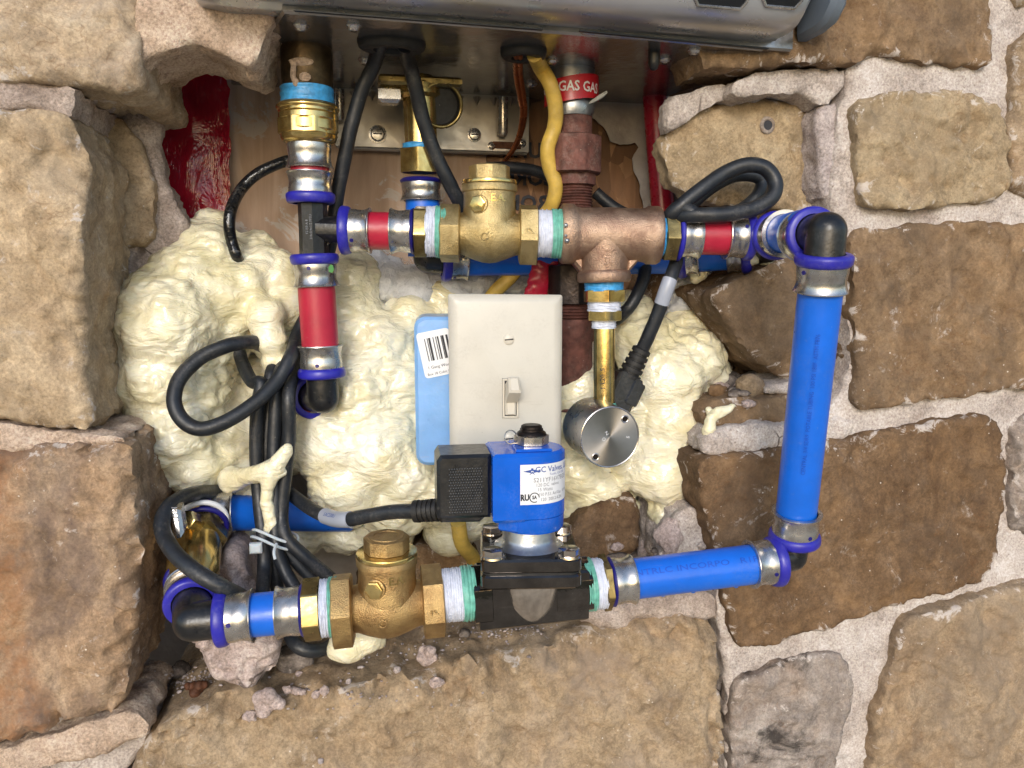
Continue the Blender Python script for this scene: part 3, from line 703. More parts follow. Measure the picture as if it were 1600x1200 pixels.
right_foam = [(905, 612, 64, 50), (890, 660, 66, 44), (905, 560, 96, 46), (900, 740, 62, 46), (930, 770, 60, 44), (900, 790, 66, 30), (940, 700, 70, 50), (985, 500, 84, 44), (1010, 540, 74, 56),
    (1040, 590, 60, 64), (1080, 560, 66, 54), (1100, 590, 72, 44), (1050, 660, 56, 58), (1030, 730, 52, 60), (1050, 770, 52, 42), (1030, 802, 50, 26), (990, 720, 60, 48), (1070, 520, 84, 44), (970, 640, 72, 60),
    (960, 790, 72, 40), (820, 780, 100, 70), (800, 640, 110, 80), (800, 540, 118, 60), (860, 700, 100, 60)]
fomb = blob_mesh(left_foam + mid_foam + right_foam, 1.6, 3.3, 3.6, 1.9, 0.9, 14); fBV = BVHTree.FromPolygons(fomb.v, fomb.f)
def foam_y(px, py, default=80.0):
    h = fBV.ray_cast(EYE, ray(px, py).normalized()); return h[0].y if h[0] is not None else default
fo = solo('foam_insulation', fomb, 'foam',
          'big lumpy cream expanding foam filling the broken opening behind the pipes', 'foam', angle=0)
solo('insulation_wool', blob_mesh([(600, 440, 112, 40), (650, 455, 108, 44), (700, 460, 108, 40), (640, 490, 104, 34), (690, 490, 104, 30), (745, 450, 112, 36), (800, 450, 116, 36), (580, 415, 124, 26)], 1.5, 8.1, 4.0, 4.5, 2.4, 2),
     'wool', 'grey-white fluffy insulation above the switch box', 'insulation', angle=0)
fb = MB(); rf = random.Random(5); wo = bpy.data.objects['insulation_wool']; wv_ = [v.co.copy() / MM + ORG[wo.name] for v in wo.data.vertices]; wn_ = [v.normal.copy() for v in wo.data.vertices]
for _ in range(900):
    i = rf.randrange(len(wv_)); p = wv_[i]; d = (wn_[i] + V((rf.gauss(0, .7), rf.gauss(0, .7), rf.gauss(0, .7)))).normalized(); e = V((rf.gauss(0, 1), rf.gauss(0, 1), rf.gauss(0, 1))) * 2.0; L = rf.uniform(2, 6)
    fb.tube([p - d, p + d * L * 0.5 + e * 0.4, p + d * L + e], rf.uniform(0.1, 0.22), 3, 3, False)
fbo = part(wo, 'fibres', fb, 'wool', 0); fbo['kind'] = 'stuff'
solo('foam_drip', blob_mesh(chain([(450, 700, 26, 8), (446, 708, 26, 12), (432, 726, 26, 14), (412, 738, 28, 15), (395, 742, 32, 14), (380, 746, 40, 16), (362, 750, 48, 22)]) + chain([(422, 740, 26, 15), (417, 765, 26, 9.5), (416, 784, 26, 9.5), (421, 805, 26, 10.5), (424, 818, 26, 11), (418, 830, 26, 8)]) + chain([(430, 738, 26, 12), (442, 738, 26, 6)]), 0.8, 5.2, 0.9, 0.7, 0.3, 5), 'foam',
     'cross-shaped cream foam drip hanging over the black cable bundle', 'foam drip', angle=0)
solo('foam_blob', blob_mesh([(545, 1008, -2, 28, 1.2, 1, 1), (570, 1000, -2, 24, 1.2, 1, 0.9), (528, 1014, -2, 19), (590, 1002, 0, 14)], 1.2, 9.2, 0.8, 0.5, 0.2, 5), 'foam',
     'smooth cream foam blob on the stone ledge under the lower brass valve', 'foam blob', angle=0)
solo('foam_blob', blob_mesh([(1170, 402, 34, 16, 1.2, 1, 0.9), (1195, 404, 34, 14, 1.3, 1, .8), (1212, 402, 34, 8)], 1.0, 4.4, 0.8, 0.6, 0.2, 4), 'foam',
     'cream foam smear on the brown stone under the corner elbow at upper right', 'foam blob', angle=0)
solo('foam_blob', blob_mesh([(1092, 428, 62, 13, 1.2, 1, 1), (1108, 414, 62, 9), (1086, 436, 62, 9)], 1.0, 5.4, 0.8, 0.6, 0.2, 4), 'foam',
     'small cream foam dab behind the upper red pipe by the insulation', 'foam blob', angle=0)
solo('foam_blob', blob_mesh(chain([(1108, 690, 10, 8), (1107, 672, 10, 11), (1110, 655, 10, 10), (1124, 644, 10, 9), (1140, 638, 10, 7), (1146, 634, 10, 4)]) + chain([(1106, 640, 14, 6), (1112, 652, 12, 8)]), 0.9, 6.4, 1.6, 1.4, 0.6, 3), 'foam',
     'ragged cream foam scrap on the mortar shelf right of the foam mass', 'foam blob', angle=0)
solo('foam_blob', blob_mesh([(198, 674, 30, 7, 1.5, 1, .7), (206, 672, 32, 6)], 0.8, 7.4, 0.4, 0.3, 0.2, 3), 'foam',
     'tiny cream foam dab at the left mortar joint', 'foam blob', angle=0)

solo('insulation_wool', blob_mesh([(1080, 446, 100, 40), (1065, 480, 92, 30), (1090, 470, 96, 26)], 1.5, 2.1, 4.0, 3.0, 1.0, 2), 'wool', 'slate-grey wet insulation scrap right of the bronze tee branch', 'insulation', angle=0)

# ------------------------------------------------------------------ water heater overhead
HZ = 134.0
X, Yv, Z = V((1, 0, 0)), V((0, 1, 0)), V((0, 0, 1))
heater = thing('water_heater', 'grey tankless water heater hanging over the opening, seen from below', 'water heater', V((120, 40, HZ)))
brr = PZ(930, 186, HZ); fr = PZ(1238, 80, HZ); flx = PZ(318, 12, HZ); fl2 = PZ(442, 20, HZ); bl = PZ(372, 150, HZ)
brr.y = 139; bl.y = 139
pan = MB()
poly = [(fl2.x, fl2.y), (fr.x, fr.y), (fr.x + 3, fr.y + 12), (brr.x + 20, brr.y), (bl.x, bl.y)]
pan.prism(poly, V((0, 0, HZ)), X, Yv, Z, 0, 480, 1.2)
part(heater, 'bottom_pan', pan, 'heater_pan')
# front cover with a rounded lower edge, tapering upward out of frame
fy = (flx.y + fr.y) / 2
ang = math.atan2(fr.y - flx.y, fr.x - flx.x); ex = V((math.cos(ang), math.sin(ang), 0)); ey = V((-math.sin(ang), math.cos(ang), 0))
prof = [(14, 2.6), (6, 2.4), (1, 2.4), (-1, 4.2), (-8, 3.6), (-16, 3.8), (-23, 5.6), (-28.5, 9.5), (-31.5, 15), (-33, 24), (-34, 60), (-34, 300), (14, 300)]
x0 = -16.0; x1 = (fr - flx).length + 2; cov = MB(); rows = []
NC = 26
for i in range(NC + 1):
    t = i / NC; x = x0 + (x1 - x0) * t
    e = min(x - x0, x1 - x) ; rr = 22.0; lift = 0.0 if e > rr else (rr - math.sqrt(max(0, rr * rr - (rr - e) ** 2))) * 0.9
    rows.append([flx + ex * x + ey * (d + min(lift * 0.5, 10) * (1 if d < -10 else 0)) + Z * (h + lift * (1 if h < 100 else 0)) for d, h in prof])
n = len(prof); vs = [v for r_ in rows for v in r_]; fs = []
for i in range(NC):
    for k in range(n):
        k2 = (k + 1) % n; fs.append((i * n + k, (i + 1) * n + k, (i + 1) * n + k2, i * n + k2))
fs.append(tuple(range(n))); fs.append(tuple(range(NC * n + n - 1, NC * n - 1, -1)))
cov.add(vs, fs); cover = part(heater, 'front_cover', cov, 'heater_shell', 50)
ec = MB(); o = flx + ex * (x1 + 1)
ec.prism([(-34.5, 300), (-34.5, 30), (-31, 16), (-24, 9), (-14, 7), (4, 7), (4, 300)], o, ey, Z, ex, 0.5, 10.5, 2.5)
part(heater, 'end_cap', ec, 'heater_cap')
for a, b in ((1083, 1166), (1190, 1250)):      # air slots in the cover
    cbv = BVHTree.FromPolygons(cov.v, cov.f)
    hitp = lambda x_: cbv.ray_cast(EYE, ray(x_, 3).normalized())
    c0 = hitp(a)[0]; c1 = hitp(b)[0]; hn = hitp((a + b) / 2); w = (c1 - c0).length
    nrm_ = hn[1] if hn[1].dot(EYE - hn[0]) > 0 else -hn[1]; nrm_ = (nrm_ - ex * nrm_.dot(ex)).normalized(); upv = nrm_.cross(ex); upv = upv if upv.z > 0 else -upv
    sl = MB(); hw, hh = w / 2, 5.5; lo = hn[0] + upv * 3.0
    pl = [(-hw + 3, -hh), (hw - 3, -hh), (hw, -hh + 4), (hw, hh), (-hw, hh), (-hw, -hh + 4)]
    sl.prism(pl, lo, ex, upv, nrm_, -2.4, 0.9, 0.2); s_ = part(cover, 'air_slot', sl, 'heater_dark')
    rim = MB().tube([lo + ex * p[0] + upv * p[1] + nrm_ * 0.7 for p in pl + pl[:1]], 0.9, 8, 1); part(s_, 'slot_rim', rim, 'steel')
for (a, b) in (((460, 16), (848, 46)), ((905, 48), (1200, 76))):    # pressed grooves across the pan
    p0 = PZ(*a, HZ); p1 = PZ(*b, HZ); d = (p1 - p0).normalized(); m = (p0 + p1) / 2
    part(heater, 'pressed_groove', MB().box(m - Z * 0.15, d, d.cross(Z), Z, (p1 - p0).length, 2.0, 0.9, 0.25), 'heater_dark')
    part(heater, 'pressed_rib', MB().box(m + Yv * 2.6, d, d.cross(Z), Z, (p1 - p0).length - 4, 2.4, 2.0, 0.8), 'heater_pan')
for px_, py_ in ((455, 104), (570, 93), (553, 40), (1038, 92), (862, 94), (830, 131), (470, 40), (735, 150), (1085, 78), (640, 142)):
    c = PZ(px_, py_, HZ); s_ = MB().lathe(c + Z * 0.4, -Z, [(0, 4.2), (0.9, 4.2), (1.2, 3.6), (2.4, 3.2), (3.2, 2.0), (3.4, 0.6)], 18)
    sc_ = part(heater, 'screw', s_, 'steel'); part(sc_, 'screw_slot', MB().box(c - Z * 3.0, X, Yv, Z, 3.4, 0.7, 0.5), 'dark_iron')
for px_, py_, rx in ((612, 66, 19), (818, 79, 13.5)):                 # rubber grommets
    c = PZ(px_, py_, HZ); gm = MB(); vs = []
    gm.lathe(V((0, 0, 0)), -Z, [(-0.5, 1.0), (1.0, 1.0), (3.6, 0.95), (4.6, 0.86), (4.6, 0.55), (2.0, 0.5)], 36)
    for v in gm.v: v.x = c.x + v.x * rx * 1.02; v.y = c.y + v.y * min(rx, 14) * 0.9; v.z = c.z + v.z
    part(heater, 'grommet', gm, 'black_rubber')
for px_, py_ in ((1022, 80), ):
    c = PZ(px_, py_, HZ); part(heater, 'drain_nub', MB().lathe(c, -Z, [(0, 3.6), (7, 3.4), (10, 2.2), (11, 0.6)], 18), 'black_plastic')
# zinc flange along the back with teeth, screws and a slotted bracket
fl0 = P(522, 168, 134); fl1 = P(826, 176, 134); fz1 = P(700, 240, 134).z
fx0, fx1 = fl0.x, fl1.x; nt = 12; pl = [(fx0, fz1 + 3), (fx0 + 3, fz1), (fx1 - 3, fz1), (fx1, fz1 + 3), (fx1, HZ + 6), (fx0, HZ + 6)]
flange = part(heater, 'wall_flange', MB().prism(pl, V((0, 132, 0)), X, Z, Yv, 0, 1.6, 0.5), 'flange_zinc')
part(flange, 'flange_lip', MB().tube([V((fx0 + 2, 131.4, fz1 + 1.4)), V((fx1 - 2, 131.4, fz1 + 1.4))], 1.2, 8, 1), 'flange_zinc')
for k in range(10):
    x = fx0 + 14 + k * (fx1 - fx0 - 28) / 9
    part(flange, 'tooth', MB().add([V((x - 3, 131.8, HZ - 2)), V((x + 3, 131.8, HZ - 2)), V((x, 131.2, HZ - 8)), V((x, 127, HZ - 2))], [(0, 1, 2), (0, 2, 3), (1, 3, 2), (0, 3, 1)]), 'flange_zinc')
for px_, py_, r_ in ((590, 210, 5.6), (741, 211, 4.4), (768, 228, 2.6), (816, 224, 2.6)):
    c = P(px_, py_, 132); s_ = part(flange, 'screw', MB().lathe(c + Yv * 0.3, -Yv, [(0, r_ * 1.15), (0.8, r_ * 1.15), (1.0, r_ * 0.9), (2.2, r_ * 0.75), (2.6, r_ * 0.3)], 20), 'steel')
    part(s_, 'screw_slot', MB().box(c - Yv * 2.4, X, Yv, Z, r_ * 1.1, 0.6, 0.8), 'dark_iron')
sl = MB(); a = P(770, 228, 131.6); b = P(814, 226, 131.6)
sl.box((a + b) / 2, X, Yv, Z, (b - a).length, 0.9, 5.0, 0.4); part(flange, 'slot', sl, 'rusty')
for px_, py0, py1 in ((786, 152, 214), (530, 140, 190)):
    a = P(px_, py0, 124); b = P(px_, py1, 124)
    part(heater, 'stud', MB().lathe(a, (b - a), [(0, 3.6), ((b - a).length - 3, 3.6), ((b - a).length - 0.8, 2.8), ((b - a).length, 1.0)], 20), 'steel')

# ------------------------------------------------------------------ press fittings and pipes
PR = 11.1
def collar_mb(c, d, R0=PR, w=6.4, rr=3.4):
    d = Vector(d).normalized(); r0, r1 = R0 - 0.6, R0 + rr
    return MB().lathe(c - d * (w / 2), d, [(0, r0), (0, r1 - 1.4), (0.7, r1 - 0.4), (1.8, r1), (w - 1.8, r1 - 0.3), (w - 0.6, r1 - 1.0), (w, r1 - 2.0), (w, r0)], 44, False)
def sleeve_mb(c, d, L, R0=PR):
    """stainless press sleeve: starts at c, runs L along d; belled rim at the far end, pressed waist in the middle"""
    d = Vector(d).normalized(); r = R0 + 0.9
    return MB().lathe(c, d, [(0, r), (0, r + 0.7), (L * 0.1, r + 0.75), (L * 0.26, r + 0.7), (L * 0.34, r + 0.5), (L * 0.44, r + 0.25), (L * 0.55, r + 0.2), (L * 0.66, r + 0.3), (L * 0.75, r + 0.55), (L * 0.84, r + 0.9),
        (L * 0.91, r + 1.3), (L - 0.5, r + 1.8), (L, r + 1.7), (L, r - 0.6)], 44, False)
def press_end(root, c, d, L=15.0, collar='blue_collar', w=6.4, hole=-0.6, gap=0.0, R0=PR):
    """collar and sleeve of a press joint at the end of a fitting; c = fitting mouth, d = direction of the pipe"""
    d = Vector(d).normalized(); c = Vector(c)
    part(root, 'collar', collar_mb(c + d * (w / 2), d, R0, w), collar)
    s = part(root, 'press_sleeve', sleeve_mb(c + d * (w - 0.4 + gap), d, L, R0), 'steel')
    a = (Z - d * d.z); a = a.normalized() if a.length > 0.3 else X.copy(); b = d.cross(a)
    fdir = (EYE - c).normalized(); fdir = (fdir - d * fdir.dot(d)).normalized()
    q = (fdir * math.cos(hole) + d.cross(fdir) * math.sin(hole)).normalized()
    part(s, 'view_hole', MB().lathe(c + d * (w + L * 0.16) + q * (R0 + 1.2), q, [(0, 1.15), (0.75, 1.15), (0.75, 0.1)], 14), 'navy_collar')
def pipe_mb(p0, p1, R0=PR, over=0.0):
    p0 = Vector(p0); p1 = Vector(p1); d = (p1 - p0).normalized(); p0 = p0 - d * over; L = (p1 - p0).length + over
    return MB().lathe(p0, d, [(0, R0 - 2), (0, R0), (L * .25, R0), (L * .5, R0), (L * .75, R0), (L, R0), (L, R0 - 2)], 44)
def elbow_mb(a, c, b, r=9.2, fil=7.0):
    """moulded elbow: mouth a, corner c, mouth b"""
    a, c, b = Vector(a), Vector(c), Vector(b); mb = MB()
    for e, k in ((a, 1.0), (b, 0.995)):
        d = (c - e).normalized(); L = (c - e).length; rr = r * k
        dome = [(L + rr * 0.92 * math.sin(q * math.pi / 16), rr * (math.cos(q * math.pi / 16) ** 0.8)) for q in range(1, 8)]
        mb.lathe(e, d, [(0, rr), (L * 0.5, rr), (L, rr)] + dome, 32)
    return mb
def tape_mb(c, d, L, r, ridges=7, seed=0, taper=0.0):
    """threads wrapped in sealing tape: uneven ridged winding"""
    d = Vector(d).normalized(); prof = []; n = ridges * 6; a = (Z - d * d.z); a = a.normalized() if a.length > .3 else X.copy(); b = d.cross(a); mb = MB(); vs = []; fs = []; sg = 40
    for i in range(n + 1):
        t = i / n
        for k in range(sg):
            th = 2 * math.pi * k / sg; ph = t * ridges * 2 * math.pi + th
            rr = r * (1 - taper * t) + 0.42 * abs(math.sin(ph / 2)) ** 0.7 + 0.6 * noise.noise(V((t * 7, math.cos(th) * 2.2, math.sin(th) * 2.2 + seed)))
            vs.append(Vector(c) + d * (L * t + 0.4 * noise.noise(V((math.cos(th), math.sin(th), seed + t * 3)))) + (a * math.cos(th) + b * math.sin(th)) * rr)
    for j in range(n):
        for k in range(sg):
            k2 = (k + 1) % sg; fs.append((j * sg + k, (j + 1) * sg + k, (j + 1) * sg + k2, j * sg + k2))
    return mb.add(vs, fs)
def ytop(x): return 360 + (x - 540) * 0.0165
def Ytop(x): return 34 - 0.0615 * (x - 592)
def T(x): return P(x, ytop(x), Ytop(x))
def ybot(x): return 968 - 0.1035 * (x - 330) + (6 if 560 < x < 900 else 0) * 0
def Ybot(x): return -44 - 0.013 * (x - 415)
def B(x): return P(x, ybot(x), Ybot(x))
dT = (T(1100) - T(560)).normalized(); dB = (B(1180) - B(420)).normalized()
def tlen(a, b): return (T(b) - T(a)).length
def blen(a, b): return (B(b) - B(a)).length

# hot outlet column at the upper left: stub, tape, nut, press joints, down to the black tee
def H(px, py): return P(px, py, 42)
hs = thing('hot_outlet_stub', 'tarnished outlet stub with blue tape and brass nut under the left side of the heater', 'pipe fitting', H(482, 222))
dn = (H(484, 222) - H(480, 95)).normalized(); mm = mmpx(480, 180, 42)
part(hs, 'stub', MB().lathe(H(479, 92), dn, [(-10, 14.6), (2, 14.8), (17, 14.6), (18, 14.0), (24, 14.0)], 40), 'tarnished')
part(hs, 'thread_tape', tape_mb(H(480, 139), dn, 11.5, 15.0, 3, 1.0), 'blue_tape')
nt_ = MB().lathe(H(481, 164), dn, [(0, 14), (0, 16.4), (1.2, 17.2), (5, 17.2), (5.6, 16.6), (6.2, 17.2), (9, 17.3), (9.6, 16.7), (10.2, 17.2), (15, 17.2), (16, 16.4), (19, 16.2), (21, 15.4), (22.5, 13), (22.5, 10)], 44); part(hs, 'brass_nut', nt_, 'bright_brass')
part(hs, 'nut_flats', MB().hexnut(H(481, 188), dn, 9, 16.5, 0.6, 0.1, 8), 'bright_brass', 30)
part(hs, 'mortar_smear', blob_mesh([(470, 96, 28, 10, 2, .5, .6), (458, 110, 28, 8, .6, .4, 2), (476, 120, 27.5, 7, 1.4, .35, 1), (462, 128, 28, 5, 1, .4, 1.2)], 0.7, 6.2, 0.9, 0.8, 0.4, 3), 'mortar_warm')
part(hs, 'nut_ring', MB().ring(H(481, 170), dn, 16.6, 1.6), 'bright_brass')
hc = thing('hot_riser_coupling', 'two press sleeves around a thin red pipe band above the black tee', 'pipe fitting', H(485, 318))
part(hc, 'seal_ring', collar_mb(H(482, 221), dn, 10.2, 3.4, 3.2), 'navy_collar')
part(hc, 'press_sleeve', sleeve_mb(H(483, 224), dn, 14.5), 'steel')
part(hc, 'pipe', pipe_mb(H(483, 232), H(485, 300)), 'red_pipe')
part(hc, 'press_sleeve', sleeve_mb(H(485, 303), -dn, 12.5), 'steel')
part(hc, 'collar', collar_mb(H(485.5, 310), dn), 'blue_collar')
# black tee
TC = P(494, 358, 42)
tee = thing('pipe_tee', 'black plastic pipe tee joining the two short red pipes at upper left', 'pipe tee', P(491, 400, 42))
tb = MB().tube([H(488, 314), H(490, 360), H(491, 402)], 8.6, 8, 1)
part(tee, 'body', tb, 'black_plastic', 25)
br = MB().hexnut(H(492, 358), (T(535) - H(492, 358)), (T(535) - H(492, 358)).length + 1, 7.6, 0.6, 0, 8); part(tee, 'branch', br, 'black_plastic', 25)
part(tee, 'web', MB().prism([(0, 0), (10, 0), (0, 12)], H(500, 366), X, -Z, Yv, -2, 2, .4), 'black_plastic')
lt = MB(); text_flat(lt, "3/4x3/4x1/2 PPSU", 2.0, H(487, 356) - Yv * 9.0, V((0, 0, 1)), V((-1, 0, 0)), 0.0); text_flat(lt, "F2159 A 8", 2.0, H(481, 356) - Yv * 9.0, V((0, 0, 1)), V((-1, 0, 0))); part(tee, 'moulded_text', lt, 'ink_grey')
press_end(tee, T(532), dT, 11.8, hole=0.45)
press_end(tee, H(491, 397), H(498, 495) - H(491, 397), 13.5, hole=0.3)
solo('green_ink_mark', MB().add([H(518, 420) - Yv * 12.0 + V((dx, 0.25 * dx * dx / 6, dz)) for dx, dz in ((-1.2, -2), (0.8, -2.6), (1.8, -0.6), (1.2, 1.8), (-0.2, 2.4), (-1.4, 0.6))], [(0, 1, 2, 3, 4, 5)]), 'green_mark', 'small green ink mark on the steel sleeve below the black tee', 'ink mark')
rv = thing('red_pipe', 'upright red pipe between the black tee and the lower elbow at left', 'pipe', H(503, 560))
part(rv, 'pipe', pipe_mb(H(493, 430), H(502.5, 566)), 'red_pipe')
el = thing('pipe_elbow', 'black elbow with blue collars at the bottom of the upright red pipe', 'pipe elbow', P(505, 645, 42))
dv = (H(503, 580) - H(498, 495)).normalized(); cE = H(505, 622); cb = P(478, 618, 74)
part(el, 'body', elbow_mb(H(503.6, 585), cE, cb, 9.6, 8), 'black_plastic')
press_end(el, H(503.4, 590), -dv, 14.0, hole=-0.2)
press_end(el, cE.lerp(cb, 0.5), cb - cE, 10, hole=0.9)
rb = thing('red_pipe', 'red pipe stub running back into the foam behind the lower left elbow', 'pipe', P(470, 614, 90)); part(rb, 'pipe', pipe_mb(cE.lerp(cb, 0.7), P(472, 612, 104)), 'red_pipe')

# upper run: red pipe, adapter, swing check valve, bronze tee
rh = thing('red_pipe', 'short level red pipe between the black tee and the upper check valve', 'pipe', T(592) - Z * PR)
part(rh, 'pipe', pipe_mb(T(545), T(640)), 'red_pipe')
def adapter(name, label, F, d, a, sleeve_from, nut0, nut1, tape0, tape1, sL, collar='navy_collar', flip=1, tapes=('white_tape', 'teal_tape'), nr=14.2, tr=14.6, nutmat='dull_brass', group=None):
    """press x threaded brass adapter laid along a run: F(px) gives points on the run"""
    t = thing(name, label, 'pipe adapter', F(nut0) - Z * 16, group)
    d = d * flip
    part(t, 'press_sleeve', sleeve_mb(F(sleeve_from), -d, sL), 'steel')
    part(t, 'seal_ring', collar_mb(F(sleeve_from) + d * 1.0, d, 10.4, 3.0, 3.4), collar)
    part(t, 'hex_nut', MB().hexnut(F(nut0), d, (F(nut1) - F(nut0)).length, nr, 0.9, 0.2), nutmat)
    L = (F(tape1) - F(tape0)).length
    part(t, 'thread_tape', tape_mb(F(tape0), d, L * 0.52, tr, 5, 2.0), tapes[0]); part(t, 'thread_tape', tape_mb(F(tape0) + d * L * 0.5, d, L * 0.55, tr + 0.5, 4, 3.0), tapes[1])
    return t
adapter('pipe_adapter', 'steel and brass adapter with white and teal tape left of the upper check valve', T, dT, 0, 643, 648, 668, 666, 697, 12.4)

def check_valve(label, C, dx, up, s, cast, hexL, hexR, Lx, letters, flow):
    """brass swing check valve: C = crossing of run and bonnet axis, dx = run direction, up = bonnet direction; s = mm per unit"""
    t = thing('check_valve', label, 'valve', C - up * 17 * s)
    bd = MB().lathe(C - dx * Lx, dx, [(0, 12.5 * s), (Lx * 0.25, 13.8 * s), (Lx * 0.5, 16.2 * s), (Lx * 0.8, 18.2 * s), (Lx, 18.6 * s), (Lx * 1.2, 18.0 * s), (Lx * 1.5, 15.8 * s), (Lx * 1.75, 13.6 * s), (Lx * 2, 12.6 * s)], 44)
    body = part(t, 'body', bd, cast, 60)
    bn = MB().lathe(C, up, [(0, 18.0 * s), (12 * s, 17.4 * s), (15.5 * s, 16.8 * s), (22 * s, 16.6 * s), (26.0 * s, 16.7 * s), (26.6 * s, 17.7 * s), (30.5 * s, 17.9 * s), (31.2 * s, 17.2 * s), (31.4 * s, 14 * s)], 44)
    part(t, 'bonnet', bn, cast, 50)
    part(t, 'bonnet_ring', MB().lathe(C + up * 31.3 * s, up, [(0, 15 * s), (0, 17.6 * s), (1.2 * s, 17.8 * s), (2.4 * s, 17.4 * s), (2.8 * s, 14 * s)], 44), 'bright_brass')
    cp = part(t, 'cap', MB().hexnut(C + up * 33.8 * s, up, 9.2 * s, 12.4 * s, 1.0, 0.35, 8), cast, 30)
    part(cp, 'cap_face', MB().lathe(C + up * 42.8 * s, up, [(0, 10.5 * s), (0.5, 10.2 * s), (0.5, 7.5 * s), (0.1, 7.2 * s), (0.1, 0.3)], 30), cast)
    for (off, L, r, sg_) in ((Lx * 0.86, hexL[0], hexL[1], -1), (Lx * 0.86, hexR[0], hexR[1], 1)):
        part(t, 'hex_end', MB().hexnut(C + dx * sg_ * off, dx * sg_, L, r, 1.1, 0.22), cast, 30)
    fd = (EYE - C); fd = (fd - up * fd.dot(up)).normalized(); rt = up.cross(fd)
    ps = (fd * 0.93 - rt * 0.40).normalized(); pc = C + up * 17.5 * s + ps * 15.6 * s
    pl = part(t, 'hinge_plug', MB().hexnut(pc, ps, 4.6 * s, 4.7 * s, 0.5, 0.1), 'bright_brass', 30)
    part(pl, 'plug_collar', MB().lathe(pc, ps, [(-1, 6.0 * s), (1.6, 5.8 * s), (2.0, 5.2 * s)], 24), cast)
    ltr = MB(); text_wrap(ltr, letters, 6.4 * s, C + up * 21.5 * s, up, 16.95 * s, fd * 0.96 + rt * 0.34, False, 0.02); part(t, 'cast_letters', ltr, 'bright_brass')
    ci = C + fd * 18.35 * s - rt * 3.0 * s - up * 2.5 * s; nrm = (fd - rt * 0.1).normalized()
    part(t, 'cast_mark', MB().ring(ci, nrm, 2.1 * s, 0.45, 20, 8).tube([ci + rt * 1.4 * s + up * 1.6 * s, ci + rt * 3 * s + up * 3.4 * s], 0.45, 8, 1), cast)
    ar = MB(); ca = C + dx * (Lx * 0.86 + hexR[0] * 0.5) + fd * (hexR[1] + 0.4)
    ar.tube([ca - dx * 2.4 * s, ca + dx * 2.6 * s], 0.6, 8, 1).tube([ca + up * 3 * s - dx * 0.3, ca + dx * 2.6 * s, ca - up * 3 * s - dx * 0.3], 0.6, 8, 1).tube([ca + up * 3 * s - dx * 1.6, ca - up * 3 * s - dx * 1.6], 0.6, 8, 1)
    part(t, 'flow_arrow', ar, cast)
    return t
upT = (Z - dT * dT.z).normalized()
check_valve('cast brass check valve on the upper run, above the switch plate', P(765, 366, Ytop(765)), dT, V((0, 0, 1)), 0.93, 'cast_brass', (12.0, 15.6), (11.0, 16.6), 20.5, "E.A.", 1)
sp = thing('taped_nipple', 'pipe nipple wrapped in white and teal tape between upper check valve and bronze tee', 'pipe nipple', T(862) - Z * 14)
part(sp, 'thread_tape', tape_mb(T(838), dT, tlen(838, 862), 13.8, 7, 5.0), 'white_tape'); part(sp, 'thread_tape', tape_mb(T(861), dT, tlen(861, 880), 14.4, 4, 6.0), 'teal_tape')
bt = thing('bronze_tee', 'rough copper-coloured bronze tee on the upper run with a branch pointing down', 'pipe tee', T(945) - Z * 28)
a0 = T(876); LT = tlen(876, 1030)
prof = [(0, 13.5), (0, 17.0), (1.5, 18.0), (7.5, 18.0), (9.0, 16.4), (12, 15.8), (LT * 0.5, 16.2), (LT - 12, 15.8), (LT - 9, 16.4), (LT - 7.5, 17.4), (LT - 1.5, 17.4), (LT, 16.4), (LT, 12.5)]
part(bt, 'run', MB().lathe(a0, dT, prof, 44), 'bronze', 50)
bc = T(943); BY = Ytop(943)
bdn = (P(944, 440, BY) - bc).normalized(); LB = (P(944, 441, BY) - bc).length
part(bt, 'branch', MB().lathe(bc, bdn, [(0, 16.0), (LB * 0.45, 15.2), (LB - 7.5, 14.4), (LB - 6.5, 15.6), (LB - 5.2, 16.2), (LB - 1.2, 16.2), (LB, 15.2), (LB, 11)], 44), 'bronze', 50)
for sg_ in (-1, 1):
    w = MB(); o = bc - Yv * 0 ; pl = [(0, 0), (sg_ * 13, 0), (0, -13)]
    w.prism([(sg_ * 13, -14.0), (sg_ * 23, -12.5), (sg_ * 13, -24)], bc, dT, Z, Yv, -5, 5, 1.5); part(bt, 'fillet', w, 'bronze')
lt = MB(); text_flat(lt, "34", 6.0, P(952, 408, BY - 15.6), X, Z, 0.03); part(bt, 'cast_mark', lt, 'bronze')
part(bt, 'solder_spot', blob_mesh([(884, 352, BY - 14, 3.5), (886, 376, BY - 14, 4.0), (884, 368, BY - 14, 2.5)], 0.5, 2.2, 0.3, 0.2, 0.1, 2), 'zinc')

# right half of the upper run: adapter, red pipe, elbow
ad = thing('pipe_adapter', 'brass adapter with a tilted blue ring right of the bronze tee', 'pipe adapter', T(1045) - Z * 15)
part(ad, 'thread_tape', tape_mb(T(1027), dT, tlen(1027, 1036), 13.4, 3, 7.0), 'blue_tape')
part(ad, 'hex_nut', MB().hexnut(T(1034), dT, tlen(1034, 1056), 14.0, 1.0, 0.15), 'dull_brass', 30)
part(ad, 'seal_ring', collar_mb(T(1060), dT, 11.2, 3.2, 4.2), 'blue_collar')
part(ad, 'press_sleeve', sleeve_mb(T(1062), dT, tlen(1062, 1092)), 'steel')
rr_ = thing('red_pipe', 'short red pipe at the right end of the upper run', 'pipe', T(1112) - Z * PR); part(rr_, 'pipe', pipe_mb(T(1066), T(1165)), 'red_pipe')
eA = thing('pipe_elbow', 'black elbow behind the corner at upper right, after the short red pipe', 'pipe elbow', P(1190, 395, 2))
cA = T(1198); KB = P(1292, 352, -82)
dAB = (KB - cA).normalized()
part(eA, 'body', elbow_mb(T(1172), cA, cA + dAB * 14, 9.4, 7), 'black_plastic')
